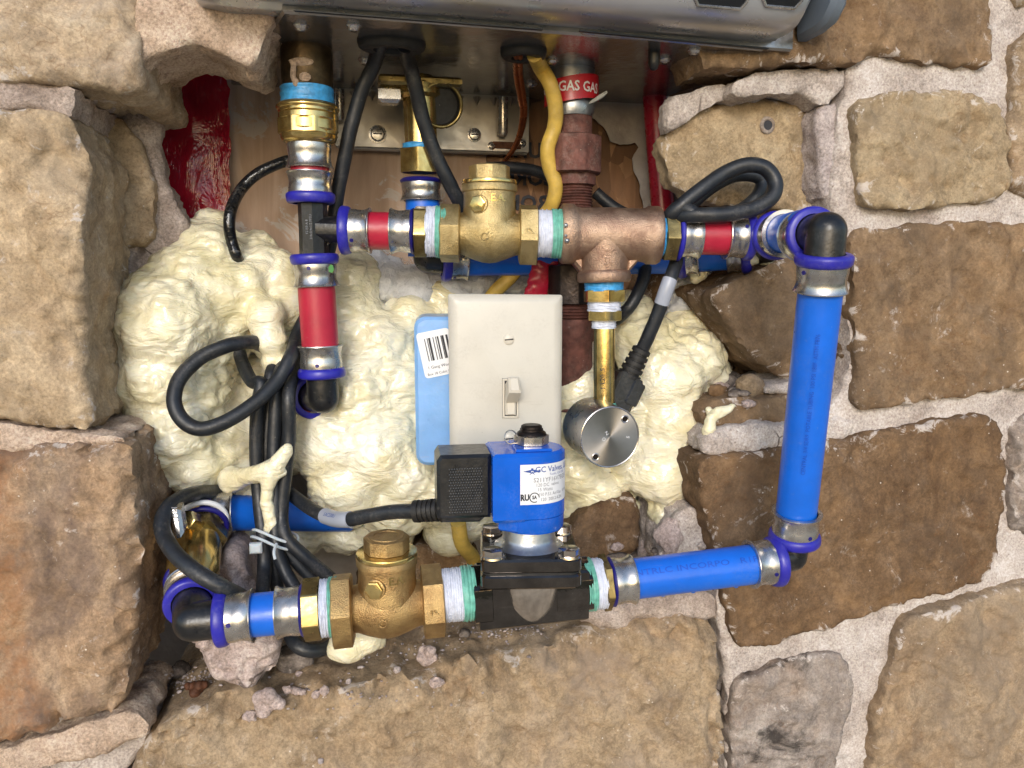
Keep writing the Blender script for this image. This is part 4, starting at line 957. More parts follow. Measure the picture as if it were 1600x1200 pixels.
press_end(eA, T(1175), -dT, tlen(1139, 1168), hole=0.5, w=5.4)
press_end(eA, cA + dAB * 12, dAB, 10.5, hole=0.5, w=5.4)
nb = thing('blue_pipe', 'very short blue pipe coming out of the wall between two elbows at upper right', 'pipe', P(1235, 380, -40)); part(nb, 'pipe', pipe_mb(cA + dAB * 20, KB - dAB * 20), 'blue_pipe')
eB = thing('pipe_elbow', 'black elbow on top of the long upright blue pipe', 'pipe elbow', P(1290, 395, -82))
VB0 = P(1288, 398, -83); VB1 = P(1240, 838, -54); dV = (VB1 - VB0).normalized()
cB = P(1291, 362, -83)
part(eB, 'body', elbow_mb(cB - dAB * 16, cB, VB0 + dV * 2, 10.0, 8), 'black_plastic')
press_end(eB, cB - dAB * 13, -dAB, 11, hole=0.8, w=6)
press_end(eB, VB0 - dV * 0.5, dV, 13.5, hole=0.75)
bv = thing('blue_pipe', 'long upright blue pipe on the right', 'pipe', VB1)
pv = part(bv, 'pipe', pipe_mb(VB0 + dV * 8, VB1 - dV * 6), 'blue_pipe')
tx = MB(); fcam = (EYE - P(1262, 620, -70))
text_wrap(tx, "CENTRAL 3/4 SDR9  POTABLE TUBING  100 PSI 180F  ASTM F876", 3.1, P(1263, 625, -70), -dV, PR + 0.06, fcam + X * 60, True, 0.0, 0.9); part(pv, 'printed_text', tx, 'ink_on_blue')
# lower right elbow
eC = thing('pipe_elbow', 'black elbow at the lower right corner joining the two long blue pipes', 'pipe elbow', P(1240, 890, -54))
cC = P(1236, 868, -55); hC = P(1196, 878, -56)
part(eC, 'body', elbow_mb(P(1240, 840, -54.5), cC, hC, 8.8, 6), 'black_plastic')
press_end(eC, P(1240.5, 846, -54.5), -dV, 13.0, hole=0.7)
dLR = (P(985, 905, -52.5) - P(1192, 880, -55.8)).normalized()
press_end(eC, P(1218, 876, -56), dLR, 12.0, hole=-0.6)
bl_ = thing('blue_pipe', 'level blue pipe between the solenoid valve and the lower right elbow', 'pipe', P(1080, 930, -58))
pl_ = part(bl_, 'pipe', pipe_mb(P(955, 908.7, -52), P(1205, 878, -56)), 'blue_pipe')
tx = MB(); text_wrap(tx, "ENTRLC INCORPO   R1P 3/4", 4.6, P(1090, 892, -54.2), -dLR, PR + 0.06, V((-0.1, -1, 0.75)), True, 0.0, 1.5); part(pl_, 'printed_text', tx, 'ink_on_blue')
for k, (px_, t_) in enumerate(((1036, .3), (1083, .2), (1150, .25))):     # water drops under the pipe
    part(bl_, 'drip', blob_mesh([(px_, 905 - (px_ - 985) * 0.121 + 31, -54, 3.0, 1.5, 1, 1)], 0.5, k * 1.3, 0.1, 0.1, 0, 2), 'blue_pipe')

# cold inlet column, farther back
def K(px, py): return P(px, py, 74)
cs = thing('cold_inlet_union', 'brass union with a dark open port and blue-taped nut under the heater middle', 'pipe union', K(658, 285))
part(cs, 'neck', MB().lathe(K(655, 120), K(658, 232) - K(655, 120), [(0, 9), (6, 14), (12, 14), (14, 11), (30, 10.5), (50, 10.5)], 36), 'bright_brass')
part(cs, 'flange_plate', MB().box(K(655, 133), X, Yv, Z, 52, 26, 6, 1.6), 'dull_brass')
pd = (EYE - K(688, 165)).normalized(); pd = (pd + X * 0.25).normalized()
part(cs, 'port', MB().lathe(K(684, 164), pd, [(-10, 12), (2, 14.2), (9, 14.4), (9, 12.4), (5, 11.6), (5, 0.2)], 40, False), 'black_rubber')
part(cs, 'port_rim', MB().ring(K(684, 164) + pd * 9, pd, 13.2, 1.2), 'dull_brass')
part(cs, 'thread_tape', tape_mb(K(657, 226), -Z, 4.5, 11.2, 2, 4), 'blue_tape')
part(cs, 'hex_nut', MB().hexnut(K(657, 233), -Z, 16, 12.2, 1.0, 0.2), 'bright_brass', 30)
part(cs, 'lug', MB().box(K(608, 150), X, Yv, Z, 14, 12, 10, 2), 'steel')
ci = thing('cold_inlet_joint', 'steel press sleeve on a blue pipe behind the upper run, under the brass union', 'pipe fitting', K(660, 330))
part(ci, 'seal_ring', collar_mb(K(658, 283), Z, 10.2, 3.2, 3.6), 'navy_collar'); part(ci, 'press_sleeve', sleeve_mb(K(658, 286), -Z, 11.5), 'steel'); part(ci, 'pipe', pipe_mb(K(659, 290), K(664, 400)), 'blue_pipe')
ce = thing('pipe_elbow', 'black elbow hidden behind the left adapter of the upper run', 'pipe elbow', K(668, 418))
part(ce, 'body', elbow_mb(K(664, 380), K(668, 404), K(705, 406), 9.2, 8), 'black_plastic')
press_end(ce, K(690, 406), X, 11, hole=1.2)
cp_ = thing('blue_pipe', 'level blue pipe behind the upper check valve and bronze tee', 'pipe', K(900, 425)); part(cp_, 'pipe', pipe_mb(K(706, 405), P(1075, 402, 62)), 'blue_pipe')
cj = thing('pipe_coupling', 'blue-collared coupling below the short red pipe at upper right', 'pipe fitting', P(1120, 418, 50))
dj = (P(1185, 392, 36) - P(1060, 402, 62)).normalized()
part(cj, 'collar', collar_mb(P(1066, 402, 61), dj), 'blue_collar'); part(cj, 'press_sleeve', sleeve_mb(P(1070, 402, 60), dj, 10), 'steel')
part(cj, 'pipe', pipe_mb(P(1080, 400, 58), P(1168, 394, 40)), 'blue_pipe'); part(cj, 'press_sleeve', sleeve_mb(P(1158, 395, 42), -dj, 9), 'steel'); part(cj, 'collar', collar_mb(P(1166, 394, 40), dj), 'blue_collar')
part(cj, 'body', elbow_mb(P(1170, 394, 39), P(1196, 391, 32), P(1200, 380, 22), 9, 6), 'black_plastic')

# gas line
def G(px, py): return P(px, py, 58)
gl = thing('gas_line', 'rusty dark red iron gas pipe with union behind the bronze tee', 'gas pipe', G(895, 575))
def gl_lathe(x, y0, y1, prof, nm, mat, n=36): part(gl, nm, MB().lathe(G(x, y0), G(x, y1) - G(x, y0), prof, n), mat)
Lg = lambda x, y0, y1: (G(x, y1) - G(x, y0)).length
gl_lathe(893, 88, 130, [(0, 19), (3, 19), (3, 15), (Lg(893, 88, 130), 15)], 'outlet_flange', 'zinc')
gl_lathe(893, 160, 184, [(0, 14), (4, 15), (Lg(893, 160, 184), 13.4)], 'outlet_neck', 'zinc')
gl_lathe(895, 182, 216, [(0, 12.5), (Lg(895, 182, 216), 12.5)], 'nipple', 'gas_iron')
part(gl, 'union_nut', MB().hexnut(G(895, 214), -Z, 24, 18.0, 1.4, 0.22, 8), 'gas_iron', 30)
part(gl, 'union_half', MB().hexnut(G(897, 262), -Z, 12, 13.5, 1.0, 0.1, 8), 'gas_iron', 30)
th = []; L = Lg(897, 284, 345)
for k in range(14): th += [(L * k / 14, 11.0), (L * (k + 0.5) / 14, 12.2)]
gl_lathe(897, 284, 345, th + [(L, 11.0)], 'threads', 'gas_iron')
gl_lathe(897, 345, 420, [(0, 11), (Lg(897, 345, 420), 11)], 'pipe', 'gas_iron')
part(gl, 'lower_tee', MB().hexnut(G(895, 414), -Z, 26, 15.5, 1.2, 0.4, 8), 'dark_iron', 30)
th = []; L = Lg(897, 474, 498)
for k in range(5): th += [(L * k / 5, 11.4), (L * (k + 0.5) / 5, 12.8)]
gl_lathe(897, 474, 498, th + [(L, 11.4)], 'threads', 'gas_iron')
gl_lathe(896, 498, 640, [(0, 13.5), (3, 14), (14, 14), (16, 12.8), (Lg(896, 498, 640), 12.8)], 'pipe', 'gas_iron')
gtag = thing('gas_label', 'red tape label reading gas wrapped round the gas outlet', 'label', G(893, 165))
gc = (G(892, 132) + G(893, 160)) / 2; gr = 17.6; arc = MB(); vs = []; fs = []; gh = (G(892, 128) - G(893, 165)).length / 2
gface = V((-0.12, -1, 0)).normalized()
for i in range(33):
    a = -1.5 + 3.0 * i / 32; n_ = V((gface.x * math.cos(a) - gface.y * math.sin(a), gface.x * math.sin(a) + gface.y * math.cos(a), 0))
    w = 2.2 * math.sin(a * 1.3)
    for h in (-gh, gh):
        for r2 in (gr, gr - 0.5): vs.append(gc + n_ * r2 + Z * (h + w))
for i in range(32):
    k = i * 4; fs += [(k, k + 4, k + 6, k + 2), (k + 1, k + 3, k + 7, k + 5), (k + 2, k + 6, k + 7, k + 3), (k, k + 1, k + 5, k + 4)]
tagp = part(gtag, 'band', arc.add(vs, fs), 'scarlet_tape')
tx = MB(); text_wrap(tx, "GAS GAS GAS", 8.6, gc + Z * 0.4, Z, gr + 0.25, gface - X * 0.25, False, 0.02, 0.86); part(tagp, 'printed_text', tx, 'label_white')
fl_ = MB().tube([G(912, 168) - Yv * 12, G(926, 160) - Yv * 15, G(936, 153) - Yv * 17], lambda t: 0.5 + 0.9 * math.sin(3.14 * t), 8, 4); part(gtag, 'film_tail', fl_, 'clear_film')
solo('red_conduit', MB().tube([P(1018, 80, 116), P(1026, 200, 114), P(1036, 330, 112), P(1040, 420, 112)], lambda t: 8.6, 24, 6), 'red_pvc', 'glossy dark red pipe going up behind the right side of the heater', 'pipe')
solo('red_rag', blob_mesh([(852, 412, 62, 22, 1.2, .4, .8), (844, 436, 62, 20, 1, .4, 1.2), (838, 462, 64, 20, 1, .4, 1.2), (872, 410, 60, 14, 1, .4, 1)], 1.2, 3.1, 1.0, 1.2, 0.2, 5), 'red_pvc', 'dark red plastic scrap behind the top edge of the switch plate', 'plastic scrap', angle=0)

def turned_mat():
    t = NT('turned_steel'); tg = t.n.new("ShaderNodeTangent"); tg.direction_type = 'RADIAL'; tg.axis = 'Y'
    t.set(color=t.ramp(t.noise(60, 4), [(0.3, lin('a5a2a2')), (0.7, lin('bbb8b7'))]), metal=1.0, rough=0.32, aniso=0.85); t.l.new(tg.outputs[0], t.b.inputs["Tangent"])
    MATS['turned_steel'] = t.m; return t.m
# ------------------------------------------------------------------ pressure sensor under the bronze tee
SY = BY
def S(px, py): return P(px, py, SY)
ps_ = thing('pressure_sensor', 'round steel pressure sensor on a brass stem below the bronze tee', 'sensor', P(950, 728, 8))
sdn = (S(944, 632) - S(944, 440)).normalized()
def sl_(y0, y1): return (S(944, y1) - S(944, y0)).length
part(ps_, 'thread_tape', tape_mb(S(943.5, 439), sdn, sl_(439, 455), 11.6, 3, 1.2), 'blue_tape')
part(ps_, 'hex_bushing', MB().hexnut(S(944, 452), sdn, sl_(452, 472), 11.6, 0.9, 0.1), 'bright_brass', 30)
part(ps_, 'thread_tape', tape_mb(S(944, 471), sdn, sl_(471, 486), 9.8, 3, 2.2), 'white_tape')
part(ps_, 'hex_bushing', MB().hexnut(S(944.5, 485), sdn, sl_(485, 501), 10.0, 0.8, 0.25), 'bright_brass', 30)
part(ps_, 'thread_tape', tape_mb(S(943.5, 500), sdn, sl_(500, 513), 7.2, 3, 3.2), 'white_tape')
stem = part(ps_, 'brass_stem', MB().lathe(S(944, 510), sdn, [(0, 6.4), (2, 6.6), (sl_(510, 632), 6.6)], 32), 'bright_brass')
tx = MB(); text_wrap(tx, "1 L20 .S", 4.2, S(942, 590), -sdn, 6.72, V((-0.35, -1, 0)), True); part(stem, 'stamped_text', tx, 'ink_dark')
part(ps_, 'thread_tape', tape_mb(S(946, 628), sdn, sl_(628, 640), 6.5, 3, 4.2), 'teal_tape')
scn = P(953, 683, -14); sax = V((0.05, -1, -0.02)).normalized(); SR = 18.6
part(ps_, 'case', MB().lathe(scn - sax * 34, sax, [(0, SR - 2), (0, SR - 0.6), (1, SR), (33.4, SR), (33.9, SR - 0.4), (33.9, SR - 2)], 64, True), 'brushed_steel')
part(ps_, 'front_face', MB().lathe(scn - sax * 0.4, sax, [(0, SR - 0.5), (0.4, SR - 0.6), (0.4, SR * 0.6), (0.4, SR * 0.3), (0.4, 0.05)], 64), turned_mat())
part(ps_, 'front_rim', MB().ring(scn, sax, SR - 0.5, 0.5, 64, 8), 'steel')
sr_ = Z.cross(sax).normalized() * -1; su = sax.cross(sr_) * -1
sr_ = X - sax * X.dot(sax); sr_.normalize(); su = Z - sax * Z.dot(sax); su.normalize()
for ax_, az_ in ((9.2, 10.5), (-8.8, -11.5)):
    c = scn + sr_ * ax_ + su * az_; h_ = part(ps_, 'screw_hole', MB().ring(c, sax, 2.0, 0.45, 24, 8), 'steel'); part(h_, 'hole_floor', MB().lathe(c + sax * 0.05, sax, [(0, 1.9), (0.1, 1.9)], 20), 'dark_iron')
tx = MB()
for s_, ax_, az_, rot in (("Z", -2.0, 2.4, 0.5), ("O", -3.8, -1.2, 0.3), ("S", 11.5, -0.6, 1.3)):
    ux = sr_ * math.cos(rot) + su * math.sin(rot); uy = su * math.cos(rot) - sr_ * math.sin(rot); text_flat(tx, s_, 3.0, scn + sr_ * ax_ + su * az_ + sax * 0.15, ux, uy)
part(ps_, 'stamped_text', tx, 'label_white')

# ------------------------------------------------------------------ switch and its box
sw = thing('light_switch', 'ivory toggle light switch plate standing in front of the foam', 'light switch', P(790, 740, 22))
p00 = P(700, 459, 20); p10 = P(878, 460.5, 14); px_ = (p10 - p00).normalized(); pn = px_.cross(Z).normalized()
if pn.y > 0: pn = -pn
PWd, PHt = (p10 - p00).length, 114.0
pc = (p00 + p10) / 2 - Z * PHt / 2; pz = (Z - pn * Z.dot(pn)).normalized()
def rrect(w, h, r, n=4):
    o = []
    for cx, cy, a0 in ((w / 2 - r, h / 2 - r, 0), (-w / 2 + r, h / 2 - r, 90), (-w / 2 + r, -h / 2 + r, 180), (w / 2 - r, -h / 2 + r, 270)):
        for k in range(n + 1):
            t = math.radians(a0 + 90 * k / n); o.append((cx + r * math.cos(t), cy + r * math.sin(t)))
    return o
pm = MB()
rings = [(0.0, 0.0, 1.5), (0.0, 1.6, 1.5), (0.7, 2.8, 1.5), (1.8, 4.0, 1.6), (3.4, 5.0, 2.0), (5.2, 5.5, 2.0)]
vs = []; fs = []; q = 0
for ins, d, r in rings:
    pts = rrect(PWd - 2 * ins, PHt - 2 * ins, r)
    for a, b in pts: vs.append(pc + px_ * a + pz * b + pn * d)
nn = len(pts)
for j in range(len(rings) - 1):
    for k in range(nn): fs.append((j * nn + k, j * nn + (k + 1) % nn, (j + 1) * nn + (k + 1) % nn, (j + 1) * nn + k))
fs.append(tuple(range(nn - 1, -1, -1))); fs.append(tuple(range((len(rings) - 1) * nn, len(rings) * nn)))
part(sw, 'plate', pm.add(vs, fs), 'plate_ivory', 25)
for yy in (30.2, -30.2):
    c = pc + pz * yy + px_ * 1.5 + pn * 5.4
    s_ = part(sw, 'screw', MB().lathe(c, pn, [(0, 3.3), (0.5, 3.3), (1.1, 2.6), (1.4, 1.4), (1.5, 0.2)], 24), 'toggle_ivory')
    part(s_, 'screw_slot', MB().box(c + pn * 1.35, px_ + pz * 0.1, pn, pz, 5.2, 0.5, 0.8), 'ink_dark')
tcn = pc + px_ * 2.5 - pz * 5.5 + pn * 5.4
part(sw, 'toggle_recess', MB().box(tcn, px_, pz, pn, 10.2, 24.4, 0.5), 'ink_dark')
fr_ = MB()
for dx_, w_, h_, dz_ in ((-4.3, 1.3, 24, 0), (4.3, 1.3, 24, 0), (0, 9.8, 1.3, 11.4), (0, 9.8, 1.3, -11.4)):
    fr_.box(tcn + px_ * dx_ + pz * dz_ + pn * 0.5, px_, pz, pn, w_, h_, 1.2, 0.3)
part(sw, 'toggle_frame', fr_, 'toggle_ivory')
part(sw, 'toggle_base', MB().box(tcn + pn * 0.4 - pz * 0.5, px_, pz, pn, 6.8, 19, 1.0, 0.3), 'toggle_ivory')
td = (pn * 0.82 + pz * 0.52 + px_ * 0.05).normalized(); tu = (pz - td * pz.dot(td)).normalized()
part(sw, 'toggle_lever', MB().prism([(-3.6, -5.5), (3.6, -5.5), (3.3, 4.6), (-3.3, 4.6)], tcn + pz * 2.0, px_, tu, td, 0, 16.5, 1.3), 'toggle_ivory', 30)
part(sw, 'toggle_foot', MB().prism([(-2.9, -9.5), (2.9, -9.5), (2.9, 3), (-2.9, 3)], tcn - pz * 0.5, px_, pz, pn, 0.4, 3.2, 0.8), 'toggle_ivory', 30)
sb = thing('switch_box', 'pale blue plastic electrical box behind the ivory switch plate', 'electrical box', P(690, 735, 40))
bx0 = P(653, 500, 52)
bc_ = pc - px_ * 12.0 - pn * 30 - pz * 3.0
part(sb, 'box', MB().prism(rrect(86, 92, 7, 5), bc_, px_, pz, pn, -26, 25.0, 2.0), 'box_blue', 30)
ax1 = (px_ * 0.97 + pz * 0.2).normalized(); ay1 = (pz * 0.97 - px_ * 0.2).normalized()
# sticker with bar code on the box's visible left side
lft = pn; so = bc_ + pn * 25.05 - px_ * 29.5 + pz * 24
sq = px_; stick = part(sb, 'sticker', MB().prism(rrect(20, 28, 2, 3), so, ax1, ay1, lft, 0.0, 0.25, 0), 'label_white')
bar = MB(); rx = random.Random(3); x = -5.5
while x < 8.0:
    w = rx.choice((0.5, 0.5, 0.9, 1.3)); bar.box(so + ax1 * x + ay1 * 3 + lft * 0.36, ax1, ay1, lft, w, 14, 0.1); x += w + rx.choice((0.5, 0.7, 1.1))
text_flat(bar, "1 Gang Work", 2.6, so - ay1 * 8 + lft * 0.36, ax1, ay1); text_flat(bar, "Box 18 Cubic Inch", 2.2, so - ay1 * 12 + lft * 0.36, ax1, ay1)
part(stick, 'bar_code', bar, 'ink_dark')

# ------------------------------------------------------------------ lower run: elbow, pipe, adapters, check valve, solenoid valve
eD = thing('pipe_elbow', 'wet black elbow with blue collars at the lower left corner', 'pipe elbow', P(300, 1000, -44))
cD = B(302); bk = P(297, 900, 2); dbk = (bk - cD).normalized()
part(eD, 'body', elbow_mb(B(345), cD, cD + dbk * 20, 10.0, 8), 'black_plastic')
press_end(eD, B(338), dB, blen(356, 395), hole=0.3)
press_end(eD, cD + dbk * 16, dbk, 12, hole=0.6)
bs = thing('blue_pipe', 'short level blue pipe left of the lower check valve', 'pipe', B(415) - Z * PR); part(bs, 'pipe', pipe_mb(B(358), B(462)), 'blue_pipe')
adapter('pipe_adapter', 'steel and brass adapter with white and teal tape left of the lower check valve', B, dB, 0, 471, 474, 502, 502, 528, blen(433, 471))
check_valve('cast brass check valve on the lower run, left of the blue solenoid', P(606, 946, Ybot(606)), dB, V((0.0, -0.03, 1)).normalized(), 0.90, 'cast_brass_brown', (10.6, 17.6), (11.4, 17.0), 21.0, "E.A.", 1)
n2 = thing('taped_nipple', 'pipe nipple wrapped in white and teal tape between lower check valve and solenoid valve', 'pipe nipple', B(715) - Z * 15)
part(n2, 'thread_tape', tape_mb(B(692), dB, blen(692, 722), 13.8, 9, 8.0), 'white_tape'); part(n2, 'thread_tape', tape_mb(B(721), dB, blen(721, 742), 14.4, 4, 9.0), 'teal_tape')

sv = thing('solenoid_valve', 'nickel-plated solenoid valve body on the lower run under the blue coil', 'valve', B(830) - Z * 17)
vc_ = P(826, 922, Ybot(826)); L0 = blen(740, 922)
vy = (V((-dB.y, dB.x, 0))).normalized()
part(sv, 'body', MB().box(vc_ - Z * 0.5 + dB * 1, dB, vy, Z, L0 - 6, 28, 28, 1.2), 'nickel_dark_reflection', 25)
part(sv, 'port_hex', MB().hexnut(vc_ - dB * (L0 / 2 - 1), dB, 10, 15.0, 0.8, math.pi / 6, 6), 'nickel_dark_reflection', 25)
part(sv, 'port_hex', MB().hexnut(vc_ + dB * (L0 / 2 - 20), dB, 21, 14.2, 0.8, math.pi / 6, 6), 'nickel_dark_reflection', 25)
part(sv, 'bowl', MB().lathe(vc_ + Z * 16 - vy * 3, -Z, [(0, 17), (10, 17), (20, 15), (28, 11), (32, 6), (33.5, 0.5)], 40), 'nickel', 50)
pa = math.radians(-9); pxx = V((math.cos(pa), math.sin(pa), 0.0)); pyy = V((-math.sin(pa), math.cos(pa), 0))
pzv = V((0.0, 0.0, 1)); pc0 = P(826, 893, Ybot(826) - 1)
for d0, nm in ((0, 'lower_flange'), (8.4, 'bonnet_plate')):
    part(sv, nm, MB().prism(rrect(52, 50, 5, 4), pc0, pxx, pyy, pzv, d0, d0 + 7.2, 1.0), 'nickel_dark_reflection', 25)
part(sv, 'gasket', MB().prism(rrect(50, 48, 5, 4), pc0, pxx, pyy, pzv, 7.0, 8.6, 0), 'black_rubber')
for a in (-1, 1):
    for b in (-1, 1):
        c = pc0 + pxx * 19.6 * a + pyy * 19.0 * b + pzv * 15.6
        b_ = part(sv, 'bolt', MB().hexnut(c, pzv, 4.4, 5.0, 0.6, 0.3 * a), 'nickel', 30)
        part(b_, 'washer', MB().lathe(c - pzv * 0.2, pzv, [(0, 6.2), (1.0, 6.0)], 24), 'nickel')
tx = MB(); text_flat(tx, "S211G", 5.4, pc0 - pxx * 19.0 + pzv * 15.75, -pyy, pxx, 0.03); part(sv, 'cast_text', tx, 'zinc')
axc = P(824, 850, Ybot(824) + 0); cA0 = pc0 + pzv * 15.4
part(sv, 'bonnet_tube', MB().lathe(cA0, pzv, [(0, 19), (1.5, 17.0), (3, 15.0), (5, 14.2), (22, 14.0)], 44), 'zinc', 50)
# coil: round on the right, square block on the left
coil = thing('solenoid_coil', 'bright blue solenoid coil with a white label on top of the lower valve', 'solenoid coil', cA0 + pzv * 20)
zb = (P(826, 833, Ybot(826) - 14).z); zt = zb + 43.0
cc0 = V((cA0.x + 1.5, cA0.y, zb)); CR = 17.6
pts = []
for k in range(25):
    t = -math.pi / 2 + math.pi * k / 24; pts.append((CR * math.cos(t), CR * math.sin(t)))
pts += [(-23.0, CR), (-23.0, -CR * 0.98)]
cu = (X * 0.998 + Yv * -0.05).normalized(); cv = Z.cross(cu)
cup = MB().prism(pts, cc0 + Z * 7, cu, cv, Z, 0, 36.0, 1.6)
cbody = part(coil, 'coil_block', cup, 'coil_blue', 30)
part(coil, 'coil_skirt', MB().lathe(cc0, Z, [(0, CR - 2), (0, CR - 0.9), (1, CR - 0.4), (8, CR - 0.3)], 48), 'coil_blue')
part(coil, 'lower_block', MB().prism([(-19, -9), (-10, -15), (0, -10), (0, 10), (-10, 15), (-19, 9)], cc0 + Z * 2, cu, cv, Z, -1.5, 7, 1.0), 'coil_blue', 30)
part(coil, 'top_pad', MB().box(cc0 + Z * 43.6 - cu * 1, cu, cv, Z, 19, 26, 1.6, 0.5), 'coil_blue', 30)
nutc = cc0 + Z * 44.2 + cv * 1
nu = part(coil, 'top_nut', MB().hexnut(nutc, Z, 5.4, 8.2, 0.8, 0.4), 'steel', 30)
part(nu, 'stem_cap', MB().lathe(nutc + Z * 5.2, Z, [(0, 8.0), (1.2, 7.6), (2.2, 6.2), (3.2, 6.2), (3.4, 5.6), (4.6, 5.6), (5.2, 4.8), (5.4, 3.8), (5.2, 0.2)], 30), 'dark_iron')
part(coil, 'spring_clip', MB().ring(cc0 + Z * 48 - cu * 11 + cv * 2, V((0.3, -1, 0.2)), 3.6, 0.35, 30, 6), 'steel')
# label wrapped on the front
lz0, lz1 = 16.5, 37.5; lm = MB(); vs = []; fs = []; face0 = -cv
def cyl_pt(arc, h, rr):
    """arc = distance round the coil from the middle of its front, negative = flat block side"""
    if arc < 0: return cc0 + cu * arc - cv * rr + Z * h
    t = arc / CR; return cc0 + cu * (rr * math.sin(t)) - cv * (rr * math.cos(t)) + Z * h
NA = 30
for i in range(NA + 1):
    a = -9.0 + 35.0 * i / NA
    for h in (lz0, lz1): vs.append(cyl_pt(a, h, CR + 0.14))
for i in range(NA): fs.append((2 * i, 2 * i + 2, 2 * i + 3, 2 * i + 1))
lab = part(coil, 'label', lm.add(vs, fs), 'label_white')
def lab_text(mb, s, size, arc, h, sx=1.0, bold=0.0):
    g, f_ = text_geo(s, bold); mb.add([cyl_pt(arc + v.x * size * sx, h + v.y * size, CR + 0.22) for v in g], f_)
t1 = MB(); lab_text(t1, "GC Valves, LLC", 4.3, 11.5, 34.6, 0.92, 0.01); lab_text(t1, "Tustin, CA USA", 1.7, 12.0, 31.9)
t1.add([cyl_pt(a, h, CR + 0.22) for a, h in ((-7.6, 34.0), (-3.4, 34.9), (-3.4, 33.1), (2.0, 34.0), (-2.2, 34.9), (-2.2, 33.1))], [(0, 2, 1), (3, 4, 5)])
t1.add([cyl_pt(a, h, CR + 0.23) for a, h in ((-4.4, 32.0), (-2.8, 34.0), (-1.2, 32.0), (-2.8, 33.0), (-3.4, 35.6), (-2.2, 35.6), (-2.2, 34.2), (-3.4, 34.2))], [(0, 3, 1), (3, 2, 1), (4, 7, 6, 5)])
part(lab, 'brand_print', t1, 'ink_blue')
t2 = MB(); lab_text(t2, "S211YF16V7EG5", 3.3, 8.6, 29.2, 0.95); lab_text(t2, "120 DC  valves", 2.5, 6.0, 26.6, 0.9); lab_text(t2, "15 Watts", 2.5, 4.2, 24.2, 0.9); lab_text(t2, "150 P.S.I. Air/Gas  10 W", 2.4, 10.5, 21.6, 0.85); lab_text(t2, "120  200.2.4.2N", 2.4, 8.5, 18.9, 0.9)
part(lab, 'rating_print', t2, 'ink_grey')
t3 = MB(); lab_text(t3, "RU", 4.4, -6.6, 20.2, 0.8, 0.05); lab_text(t3, "SA", 2.6, -1.6, 20.2, 0.8, 0.04)
ringv = []; ringf = []
for k in range(24):
    t = 2 * math.pi * k / 24; ringv += [cyl_pt(-1.6 + 2.7 * math.cos(t), 20.2 + 2.7 * math.sin(t), CR + 0.22), cyl_pt(-1.6 + 2.2 * math.cos(t), 20.2 + 2.2 * math.sin(t), CR + 0.22)]
for k in range(20): ringf.append((2 * k, 2 * k + 2, 2 * k + 3, 2 * k + 1))
t3.add(ringv, ringf)
t3.add([cyl_pt(a, h, CR + 0.22) for a, h in ((-8.6, 30.9), (26, 30.9), (26, 30.6), (-8.6, 30.6))], [(0, 3, 2, 1)])
part(lab, 'approval_marks', t3, 'ink_dark')
# plug on the coil's left side
plg = thing('cable_plug', 'square black cable plug on the left side of the blue coil', 'plug', P(728, 815, -46))
pcc = cc0 - cu * 37.0 + Z * 24.5 + cv * 1
blk = part(plg, 'housing', MB().prism([(-14, -15.0), (13.5, -15.5), (13.5, 18.0), (-12.0, 18.0), (-14, 15)], pcc, cu, Z, cv, -14, 14, 1.6), 'black_plastic', 30)
part(plg, 'foot', MB().prism([(-12, -18), (8, -18.5), (13, -14), (-13.5, -14)], pcc, cu, Z, cv, -11, 11, 1.0), 'black_plastic', 30)
gr_ = MB()
for i in range(13):
    for j in range(17):
        c = pcc - cv * 14.0 + cu * (-7.6 + i * 1.32 + (0.66 if j % 2 else 0)) + Z * (-12 + j * 1.42)
        gr_.add([c + cu * 0.62, c + Z * 0.66, c - cu * 0.62, c - Z * 0.66, c - cv * 0.55], [(0, 1, 4), (1, 2, 4), (2, 3, 4), (3, 0, 4)])
kn = part(blk, 'knurled_grip', gr_, 'black_cable', 0); kn["kind"] = "stuff"
part(plg, 'neck', MB().box(pcc + cu * 15.5 - Z * 1, cu, cv, Z, 5, 22, 26, 0.8), 'black_plastic', 30)
rl = P(650, 799, -34) ; r0 = P(694, 796, -40); dd = (rl - r0).normalized(); Lr = (rl - r0).length
pr = []; nrib = 6
for k in range(nrib): pr += [(Lr * k / nrib, 6.6 - 0.12 * k), (Lr * (k + 0.55) / nrib, 6.6 - 0.12 * k), (Lr * (k + 0.6) / nrib, 5.3), (Lr * (k + 0.95) / nrib, 5.3)]
part(plg, 'strain_relief', MB().lathe(r0 + dd * -2, dd, pr + [(Lr, 6.2), (Lr + 3, 6.0), (Lr + 3.4, 4.4)], 28), 'black_rubber', 25)

ad2 = thing('pipe_adapter', 'taped steel and brass adapter right of the solenoid valve', 'pipe adapter', P(948, 950, -58))
def B2(x): return P(x, 908.7 - 0.1227 * (x - 955), -52 - 0.016 * (x - 955))
d2 = (B2(985) - B2(915)).normalized()
part(ad2, 'thread_tape', tape_mb(B2(912), d2, (B2(926) - B2(912)).length, 14.0, 4, 3.3), 'teal_tape'); part(ad2, 'thread_tape', tape_mb(B2(924), d2, (B2(942) - B2(924)).length, 13.6, 5, 5.3), 'white_tape')
part(ad2, 'hex_nut', MB().hexnut(B2(939), d2, (B2(951) - B2(939)).length, 13.6, 0.8, 0.2), 'dull_brass', 30)
part(ad2, 'seal_ring', collar_mb(B2(954), d2, 10.4, 2.8, 3.4), 'navy_collar')
part(ad2, 'press_sleeve', sleeve_mb(B2(956), d2, (B2(988) - B2(956)).length), 'steel')

